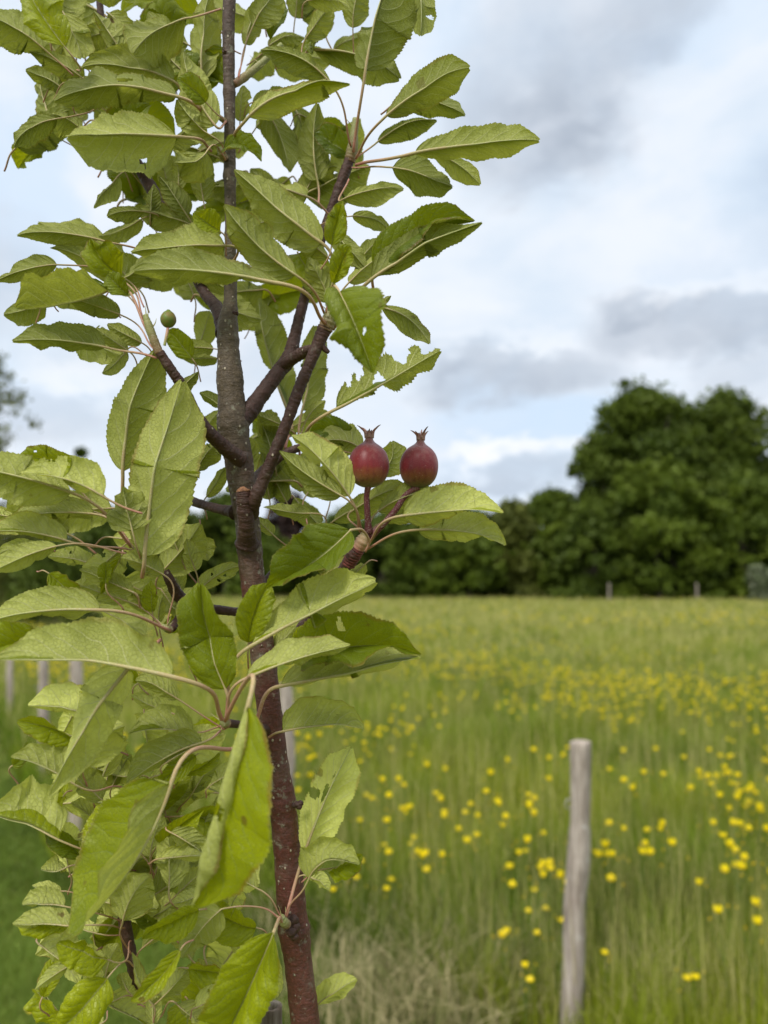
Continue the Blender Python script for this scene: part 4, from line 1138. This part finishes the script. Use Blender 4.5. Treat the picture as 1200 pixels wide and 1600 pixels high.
# upright seed heads and bents that rise above the sward
x2, y2 = wedge(26000, 1.5, 60, g, 36, 1.0); k2 = fence_side(x2, y2) > 0; x2, y2 = x2[k2], y2[k2]; n2_ = len(x2)
V2, F2, A2 = blades(x2, y2, g.uniform(.42, .66, n2_), np.maximum(.0022, y2 * .0007), g.uniform(0, .22, n2_), g.uniform(.45, 1, n2_), g)
M_MEADOW = mat_grass('meadow_grass', (0.032, 0.070, 0.004), (0.165, 0.265, 0.012), (0.29, 0.32, 0.018), (0.56, 0.50, 0.20))
V, F, A = join([(V, F, A), (V2, F2, A2)])
o = obj('meadow_grass', V, F, M_MEADOW, None, (0, 3, 0), smooth=False, attrs={'vA': A})
tag(o, 'tall green meadow grass with pale bents beyond the fence posts', 'meadow grass', kind='stuff')

# mown lawn on this side
x, y = wedge(190000, 1.0, 14, g, 38, 1.0)
x = np.concatenate([x, g.uniform(-2.8, 1.2, 150000)]); y = np.concatenate([y, g.uniform(1.4, 6.0, 150000)])
keep = (fence_side(x, y) < .1); x, y = x[keep], y[keep]; n = len(x)
H = np.clip(.045 + .012 * field(x, y, .35) + g.uniform(-.02, .02, n), .015, .09)
V, F, A = blades(x, y, H, np.maximum(.003, y * .0011) * g.uniform(.7, 1.3, n), g.uniform(.1, .8, n), np.where(g.uniform(0, 1, n) < .05, .5, 0), g)
M_LAWN = mat_grass('lawn_grass', (0.055, 0.095, 0.014), (0.17, 0.25, 0.035), (0.19, 0.27, 0.045), (0.25, 0.22, 0.09))
o = obj('lawn_grass', V, F, M_LAWN, None, (0, 2, 0), smooth=False, attrs={'vA': A})
tag(o, 'short mown green lawn at lower left, on the near side of the fence', 'lawn', kind='stuff')

# rough dry tussocks along the fence
pts = []
for (px, py, z, rr_, nn) in ((650,1490,.12,.20,1000),(740,1500,.1,.12,450),(590,1430,.12,.16,400),(710,1580,.08,.18,700),(560,1560,.08,.18,350),(1010,1560,.08,.2,350),(480,1420,.1,.15,300)):
    c = ground_hit(px, py, z)
    pts.append((c[0] + g.normal(0, rr_, nn), c[1] + g.normal(0, rr_ * .6, nn)))
x = np.concatenate([p[0] for p in pts]); y = np.concatenate([p[1] for p in pts]); n = len(x)
V, F, A = blades(x, y, g.uniform(.08, .34, n), np.full(n, .0040) * g.uniform(.6, 1.3, n), g.uniform(.2, 1.1, n), np.where(g.uniform(0, 1, n) < .45, 0, g.uniform(.45, 1, n)), g)
M_DRY = mat_grass('dry_grass', (0.03, 0.055, 0.01), (0.14, 0.19, 0.03), (0.22, 0.24, 0.07), (0.62, 0.52, 0.30))
o = obj('dry_grass', V, F, M_DRY, None, smooth=False, attrs={'vA': A})
tag(o, 'straw coloured dry grass tussocks at the foot of the fence line', 'dry grass', kind='stuff')

# ------------------------------------------------------------------ buttercups
def mat_flower():
    m, T = mat('buttercup_petal')
    a = attr(T, 'vA').outputs['Vector']; k = T.node('ShaderNodeSeparateXYZ', {0: a}).outputs[0]
    col = T.ramp(k, [(0.0, (.10, .17, .03)), (.30, (.14, .22, .03)), (.36, (.72, .50, .006)), (1.0, (.90, .76, .012))])
    pb = T.node('ShaderNodeBsdfPrincipled', {'Base Color': col, 'Roughness': .35})
    tr = T.node('ShaderNodeBsdfTranslucent', {'Color': col})
    ms = T.node('ShaderNodeMixShader', {0: .3, 1: pb.outputs[0], 2: tr.outputs[0]})
    finish(T, ms.outputs[0]); return m
M_FLOWER = mat_flower()
def flower_geo(seed, h=.46, detail=True):
    """origin at the soil: wiry stem, five cupped glossy petals, a boss of stamens"""
    g = np.random.default_rng(seed); parts = []
    lx, ly = g.normal(0, .03, 2)
    sp = catmull([(0, 0, 0), (lx * .2, ly * .2, h * .4), (lx * .7, ly * .7, h * .8), (lx, ly, h)], 8 if detail else 4)
    v, f, a = tube(sp, np.linspace(.0014, .0009, len(sp)), 5 if detail else 3, cap=False); a[:, 0] = .1; parts.append((v, f, a))
    top = sp[-1]
    rP = .0112
    for q in range(5):
        an = q * 2 * math.pi / 5; m_, w_ = (5, 5) if detail else (3, 3)
        u = np.linspace(0, 1, m_); s = np.linspace(-1, 1, w_)
        U, S_ = np.meshgrid(u, s, indexing='ij')
        rad = rP * (.12 + .95 * np.sin(U * 2.0)); wid = rP * .68 * np.sin(np.pi * (.12 + .8 * U)) ** .7
        z_ = rP * (.05 + 1.25 * U ** 1.5) * 1.45 + rP * .10 * S_ ** 2
        X = np.stack([rad * math.cos(an) - wid * S_ * math.sin(an), rad * math.sin(an) + wid * S_ * math.cos(an), z_], -1).reshape(-1, 3) + top
        i = np.arange(m_ - 1)[:, None] * w_; j = np.arange(w_ - 1)[None, :]
        F = np.stack([i + j, i + w_ + j, i + w_ + j + 1, i + j + 1], -1).reshape(-1, 4)
        A_ = np.zeros((len(X), 3)); A_[:, 0] = .6 + .4 * U.ravel()
        parts.append((X, F, A_))
    v, f, a = tube(top + np.array([[0, 0, .001], [0, 0, .004], [0, 0, .007]]), np.array([.003, .0045, .002]), 6); a[:, 0] = .4; parts.append((v, f, a))
    if detail:     # a bud or two on side stalks and a lobed leaf near the foot
        for b in range(2):
            an = g.uniform(0, 6.28); e = sp[4] + np.array([math.cos(an) * .04, math.sin(an) * .04, h * g.uniform(.22, .36)])
            v, f, a = tube(catmull([sp[4], (sp[4] + e) / 2 + np.array([math.cos(an) * .01, math.sin(an) * .01, 0]), e], 6), .0008, 4, cap=False); a[:, 0] = .1; parts.append((v, f, a))
            v, f, a = tube(e + np.array([[0, 0, 0], [0, 0, .003], [0, 0, .007]]), np.array([.002, .0035, .001]), 6); a[:, 0] = .45; parts.append((v, f, a))
    return join(parts)
protos = []
for q in range(6):
    v, f, a = flower_geo(q, h=.46)
    protos.append(make_mesh('buttercup', v, f, M_FLOWER, True, {'vA': a}))
c1 = [(500,860),(505,895),(545,897),(580,868),(615,880),(660,855),(705,880),(615,802),(743,790),(830,792),(825,843),(923,775),(1013,832),(1085,890),(1105,883),(1043,915),(1135,908),(1082,940),
 (1107,957),(895,1010),(1043,1155),(1080,1137),(1122,1175),(1158,1270),(840,1420),(873,1430),(225,938),(192,977),(110,973),(250,965),(270,953),(285,962),(310,988),(225,1035),(210,1045),(208,1108),
 (250,1125),(312,1175),(228,1228),(270,1280),(108,1255),(178,1395),(180,1360),(370,975),(366,1032),(87,848),(25,820),(38,862),(140,893),(555,988),(1185,770),(1190,790),(1137,795),(1105,785),(1085,768),
 (1072,712),(1050,600),(1045,590),(1025,555),(1020,570),(1055,665),(1065,640),(1120,635),(1125,645),(1155,645),(1150,683),(1190,725),(965,570),(977,530),(1000,570),(910,560),(940,620),(1025,660),(895,570),
 (660,562),(605,578),(613,620),(525,535),(775,570),(743,468),(190,465),(228,495),(322,487),(55,640),(95,695),(75,690),(188,687),(157,740),(97,500),(33,538),(620,467),(600,340),(612,338),(625,330),(568,380),
 (490,185),(505,300),(440,290),(455,288),(500,190),(530,325),(590,290),(1195,980),(1192,1228),(283,590),(350,440),(513,1310),(95,1215),(110,1218)]
c2 = [(1127,250),(1183,277),(997,228),(965,178),(897,375),(917,455),(1048,448),(978,486),(925,533),(1068,500),(1040,515),(1113,508),(1135,500),(1160,515),(1190,520),(850,595),(898,640),(958,608),(692,655),(615,160),(1095,345)]
spots = [(750 + a * .375, 1000 + b * .375) for a, b in c1] + [(250 + a * .375, 1150 + b * .375) for a, b in c2]
gf = np.random.default_rng(77)
fl = []
for (px, py) in spots:
    h = gf.uniform(.42, .56)
    p = ground_hit(px, py, h)
    if fence_side(p[0], p[1]) < .02: 
        p = ground_hit(px, py, .30); h = .30
    fl.append((p[0], p[1], h))
# drifts further out
xs, ys = wedge(46000, 3.2, 48, gf, 33, 0.75)
dens = .36 + .38 * field(xs, ys, 1.1) + .34 * field(xs * .6, ys, 3.1)
band = np.exp(-((ys - 7.2) / 3.2) ** 2) * 1.9 + .25 * np.clip(1.35 - ys / 24, .08, 1)
ok = (gf.uniform(0, 1, len(xs)) < np.clip(dens, 0, 1) * band) & (fence_side(xs, ys) > .5)
xs, ys = xs[ok], ys[ok]
near = np.argsort(ys)
xs, ys = xs[near], ys[near]
hs = gf.uniform(.36, .56, len(xs))
n_ind = 300 - len(fl)
sel = np.arange(len(xs))
ind = [k for k in sel if ys[k] > 3.4][:n_ind]
inds = set(ind)
for k in ind: fl.append((xs[k], ys[k], hs[k]))
# three on the lawn
fl[-3:] = [(ground_hit(12, 1432, .06)[0], ground_hit(12, 1432, .06)[1], .06), (ground_hit(45, 1580, .06)[0], ground_hit(45, 1580, .06)[1], .06), (ground_hit(75, 1130, .35)[0], ground_hit(75, 1130, .35)[1], .35)]
for k, (x, y, h) in enumerate(fl):
    o = bpy.data.objects.new('buttercup', protos[k % 6]); COL.objects.link(o)
    o.location = (x, y, 0); o.scale = (1, 1, 1)
    s = h / .46; sw = gf.uniform(.85, 1.2)
    o.scale = (sw, sw, s) if s > .5 else (.9, .9, s)
    o.rotation_euler = (gf.normal(0, .04), gf.normal(0, .04), gf.uniform(0, 6.28))
    tag(o, 'small yellow buttercup on a thin green stem in the grass', 'buttercup', 'yellow buttercups scattered over the grass')
rest_k = [k for k in sel if k not in inds and ys[k] > 3.2]
base_geo = [flower_geo(50 + q, .46, False) for q in range(3)]
Vs, Fs, As, off = [], [], [], 0
for k in rest_k:
    v, f, a = base_geo[k % 3]
    sc = min(2.6, max(1.1, ys[k] * .12))
    an = gf.uniform(0, 6.28); c_, s_ = math.cos(an), math.sin(an)
    head = v.copy()
    top = v[:, 2] > .45
    q = v.copy(); q[:, 2] *= hs[k] / .46
    zt = hs[k]
    q[top] = (q[top] - [0, 0, zt]) * [sc, sc, sc * .8] + [0, 0, zt]
    x_ = q[:, 0] * c_ - q[:, 1] * s_ + xs[k]; y_ = q[:, 0] * s_ + q[:, 1] * c_ + ys[k]
    Vs.append(np.stack([x_, y_, q[:, 2]], -1)); Fs.append(f + off); As.append(a); off += len(v)
o = obj('buttercup_drift', np.concatenate(Vs), np.concatenate(Fs), M_FLOWER, None, (0, 10, 0), attrs={'vA': np.concatenate(As)})
tag(o, 'far yellow drifts of buttercups too many to count across the meadow', 'buttercups', kind='stuff')

# ------------------------------------------------------------------ trees and hedge at the far side
def mat_foliage(name, dark, light, tint):
    m, T = mat(name)
    a = attr(T, 'vA').outputs['Vector']; sa = T.node('ShaderNodeSeparateXYZ', {0: a})
    pos = T.node('ShaderNodeTexCoord').outputs['Object']
    n = T.noise(pos, .55, 3.0, .6)
    col = T.mix(sa.outputs[0], dark, light)
    col = T.mix(T.mapr(n, .45, .65, 0, .5), col, tint)
    pb = T.node('ShaderNodeBsdfPrincipled', {'Base Color': col, 'Roughness': .6})
    pb.inputs['Specular IOR Level'].default_value = .2
    tr = T.node('ShaderNodeBsdfTranslucent', {'Color': col})
    ms = T.node('ShaderNodeMixShader', {0: .25, 1: pb.outputs[0], 2: tr.outputs[0]})
    finish(T, ms.outputs[0]); return m
M_F = {'deep': mat_foliage('deep_green_foliage', (.040, .066, .008), (.115, .16, .018), (.08, .118, .012)),
       'mid': mat_foliage('green_foliage', (.045, .075, .008), (.135, .185, .018), (.09, .135, .014)),
       'olive': mat_foliage('olive_foliage', (.055, .072, .012), (.14, .16, .03), (.10, .12, .022)),
       'brown': mat_foliage('copper_foliage', (.028, .016, .014), (.06, .035, .028), (.045, .03, .02))}
M_TBARK = mat_simple_noise('tree_bark', (.05, .04, .03), (.11, .09, .07), 6, .9)
def far_tree(name, px, ytop, wpx, d, kind, label, cat, seed, n=9000, ls=.0, ybase_frac=.0, shape='round', group=None):
    g = np.random.default_rng(seed)
    c0 = P(px, 920, d); cx, cy = c0[0], c0[1]
    Ht = P(px, ytop, d)[2]; Rw = wpx / 2 * d / FPX
    ls = ls or max(.10, d * .0042)
    z0 = Ht * ybase_frac
    t = empty(name, (cx, cy, 0), label, cat, group)
    # lobes
    nl = 60 if shape != 'cone' else 14
    lob = []
    for q in range(nl):
        u = g.uniform(0, 1)
        if shape == 'cone':
            zz = z0 + (Ht - z0) * u; rr_ = Rw * (1 - u) + .05; c = np.array([g.uniform(-.4, .4) * rr_, g.uniform(-.4, .4) * rr_, zz]); lr_ = max(rr_ * .6, .25)
        else:
            th = g.uniform(0, 2 * np.pi); lr_ = Rw * g.uniform(.13, .36)
            zc = z0 + (Ht - z0) * u ** .8
            env = math.sqrt(max(0, 1 - ((zc - z0) / (Ht - z0)) ** 2.4)) if shape == 'round' else (1 - .35 * u)
            rad = max(Rw * env - lr_ * .6, 0) * math.sqrt(g.uniform(.15, 1))
            zc = min(zc, Ht - lr_ * .75)
            c = np.array([math.cos(th) * rad, math.sin(th) * rad, max(zc, z0 + lr_ * .4)])
        lob.append((c, lr_))
    if shape != 'cone':                     # small tufts that stand out of the outline
        for q in range(26):
            th = g.uniform(0, 2 * np.pi); u = g.uniform(.35, 1.0)
            env = math.sqrt(max(0, 1 - u ** 2.4)) if shape == 'round' else 1 - .35 * u
            rr_ = Rw * (env * g.uniform(.95, 1.2) + .05)
            lob.append((np.array([math.cos(th) * rr_, math.sin(th) * rr_, min(z0 + (Ht - z0) * u * g.uniform(.97, 1.05), Ht * 1.03) ]), Rw * g.uniform(.06, .15)))
    lob.append((np.array([g.uniform(-.2, .2) * Rw, 0, Ht - Rw * .22]), Rw * .24 if shape != 'cone' else .3))
    w = np.array([max(l[1], .0) ** 2 + (Rw * .06) ** 2 for l in lob]); w /= w.sum()
    which = g.choice(len(lob), n, p=w)
    C = np.array([l[0] for l in lob])[which]; LR = np.array([l[1] for l in lob])[which]
    dv = g.normal(size=(n, 3)); dv /= np.linalg.norm(dv, axis=1)[:, None]
    rad = LR * np.clip(1 - np.abs(g.normal(0, .22, n)), .2, 1.0)
    # sprays that break the outline
    spray = g.uniform(0, 1, n) < .24
    sprd = np.round(dv * 3) / 3 + 1e-3; sprd /= np.linalg.norm(sprd, axis=1)[:, None]
    dv = np.where(spray[:, None], sprd + g.normal(0, .07, (n, 3)), dv)
    rad = np.where(spray, LR * g.uniform(.9, 1.6, n), rad)
    pos = C + dv * rad[:, None] * np.array([1, 1, .82])
    pos[:, 2] = np.clip(pos[:, 2], .05, None)
    # each leaf clump: a bent pair of small quads
    a = g.normal(size=(n, 3)); a /= np.linalg.norm(a, axis=1)[:, None]
    b = np.cross(a, g.normal(size=(n, 3))); b /= np.linalg.norm(b, axis=1)[:, None]
    sz = ls * g.uniform(.5, 1.3, n)[:, None]
    a *= sz; b *= sz * .6
    q = np.stack([pos - a, pos - b * .9 + a * .1, pos + a, pos + b + a * .1], 1)
    V = q.reshape(-1, 3) + [cx, cy, 0]
    F = np.arange(n * 4).reshape(-1, 4)
    tone = np.clip(g.uniform(0, 1, len(lob))[which] * .7 + g.uniform(0, .3, n), 0, 1)
    A = np.stack([np.repeat(tone, 4)] * 3, -1)
    obj('crown', V, F, M_F[kind], t, (cx, cy, Ht * .5), smooth=False, attrs={'vA': A})
    # trunk and limbs
    parts = []
    tr = max(Ht * .018, .03)
    tp = catmull([(cx, cy, 0), (cx + g.normal(0, .1), cy, Ht * .3), (cx + g.normal(0, .2), cy, Ht * .6), (cx, cy, Ht * .9)], 20)
    parts.append(tube(tp, np.linspace(tr * 1.3, tr * .2, 20), 9, rough=.04, seed=seed))
    ends = g.choice(len(lob), min(9, len(lob)), replace=False)
    for e in ends:
        k0 = int(g.integers(4, 13)); s_ = tp[k0]; en = lob[e][0] + [cx, cy, 0]
        mid = (s_ + en) / 2 + [0, 0, -.05 * Ht]
        parts.append(tube(catmull([s_, mid, en], 10), np.linspace(tr * .55, tr * .08, 10), 6))
    V, F, A = join(parts)
    obj('trunk', V, F, M_TBARK, t, (cx, cy, 0), attrs={'vA': A})
    return t
GH = 'trees and bushes of the hedge behind the meadow'
far_tree('tree', 1008, 600, 215, 60, 'deep', 'tallest dark green tree behind the meadow, with a ragged top against the cloud', 'tree', 1, 26000, group=GH)
far_tree('tree', 1082, 634, 190, 62, 'deep', 'dark tree filling the dip between the two tallest trees', 'tree', 31, 20000, group=GH)
far_tree('tree', 1145, 612, 190, 63, 'deep', 'second tall dark tree behind the meadow, near the right edge of the photo', 'tree', 2, 24000, group=GH)
far_tree('tree', 1270, 640, 200, 64, 'deep', 'dark tree cut off by the right edge of the photo', 'tree', 3, 20000, group=GH)
far_tree('tree', 948, 682, 130, 60, 'deep', 'lower dark shoulder tree on the left flank of the tallest tree', 'tree', 4, 14000, group=GH)
far_tree('bush', 1030, 720, 190, 56, 'mid', 'broad fresh green bush below the tallest dark tree', 'bush', 5, 18000, group=GH)
far_tree('bush', 1160, 750, 170, 57, 'mid', 'green bush under the second tall tree at right', 'bush', 6, 16000, group=GH)
far_tree('bush', 930, 790, 130, 56, 'deep', 'dark bush at the left foot of the tallest tree', 'bush', 7, 12000, group=GH)
far_tree('bush', 868, 768, 120, 60, 'mid', 'rounded hedge bush just left of the tall trees, higher than its left neighbours', 'bush', 8, 12000, group=GH)
far_tree('bush', 800, 786, 120, 61, 'olive', 'olive green hedge bush right of the yellowish apple leaves', 'bush', 9, 12000, group=GH)
far_tree('bush', 735, 800, 120, 60, 'mid', 'hedge bush seen below the yellowish leaves under the apples', 'bush', 10, 12000, group=GH)
far_tree('bush', 665, 812, 120, 60, 'mid', 'hedge bush below the right apple', 'bush', 11, 12000, group=GH)
far_tree('bush', 600, 806, 110, 60, 'deep', 'dark hedge bush behind the fruit spur', 'bush', 12, 11000, group=GH)
far_tree('bush', 535, 800, 110, 62, 'deep', 'dark hedge bush between trunk and fruit spur', 'bush', 13, 10000, group=GH)
far_tree('tree', 448, 770, 90, 66, 'brown', 'copper brown tree between the apple trunk and the fruit spur', 'tree', 14, 9000, group=GH)
far_tree('tree', 350, 775, 130, 64, 'deep', 'dark tree seen just left of the apple trunk', 'tree', 15, 12000, group=GH)
far_tree('tree', 262, 790, 120, 62, 'mid', 'green tree behind the small round hanging leaf', 'tree', 16, 10000, group=GH)
far_tree('bush', 400, 820, 100, 60, 'mid', 'low green bush right behind the apple trunk', 'bush', 26, 9000, group=GH)
far_tree('bush', 170, 800, 140, 45, 'deep', 'dark bush at far left behind the pink leaf stalks', 'bush', 17, 10000)
far_tree('bush', 40, 810, 200, 26, 'olive', 'large dark olive bush at the left edge, below the pale leaves', 'bush', 18, 12000, ls=.09)
far_tree('bush', 90, 850, 150, 22, 'deep', 'low dark bush at left, in front of the larger olive bush', 'bush', 27, 9000, ls=.08)
far_tree('bush', -60, 780, 180, 30, 'deep', 'dark bush running out of the photo at the left edge', 'bush', 19, 9000)
far_tree('conifer', 117, 702, 26, 55, 'deep', 'small dark pointed conifer top far off at left against the sky', 'conifer', 20, 4000, shape='cone')
far_tree('tree', -60, 540, 200, 13, 'olive', 'wispy olive tree reaching in from the left edge with leafy twigs', 'tree', 21, 5000, ls=.05, ybase_frac=.45)
M_F['elder'] = mat_foliage('pale_blossom', (.05, .09, .02), (.3, .32, .22), (.06, .1, .02))
far_tree('bush', 1188, 884, 40, 52, 'elder', 'pale flowering bush at the right edge, at the foot of the hedge', 'bush', 22, 2600)
far_tree('bush', 1400, 700, 260, 58, 'mid', 'hedge bush outside the right edge', 'bush', 23, 9000, group=GH)
far_tree('bush', -260, 760, 260, 40, 'deep', 'dark bush outside the left edge', 'bush', 24, 8000)

for q in range(13):
    px = -20 + q * 103 + R.uniform(-14, 14)
    far_tree('bush', px, R.uniform(838, 862), 150, 66, R.choice(['deep', 'mid', 'deep']), 'low hedge bush closing the gaps behind the taller bushes', 'bush', 40 + q, 6500, ls=.33, group='low bushes filling the back of the hedge')

for k, (px, lab) in enumerate([(951, 'tiny pale post before the dark gap in the far hedge'), (1088, 'tiny post under the green bush at the far right')]):
    d = 50.0
    p = P(px, 912, d)
    g = np.random.default_rng(k)
    v, f, a = tube(catmull([(p[0], p[1], -.02), (p[0] + .02, p[1], .6), (p[0] + .03, p[1], 1.35)], 16), np.full(16, .055), 10, rough=.03, seed=k)
    o = obj('fence_post', v, f, M_WOOD, None, (p[0], p[1], 0), attrs={'vA': a})
    tag(o, lab, 'fence post', 'posts at the far edge of the meadow')
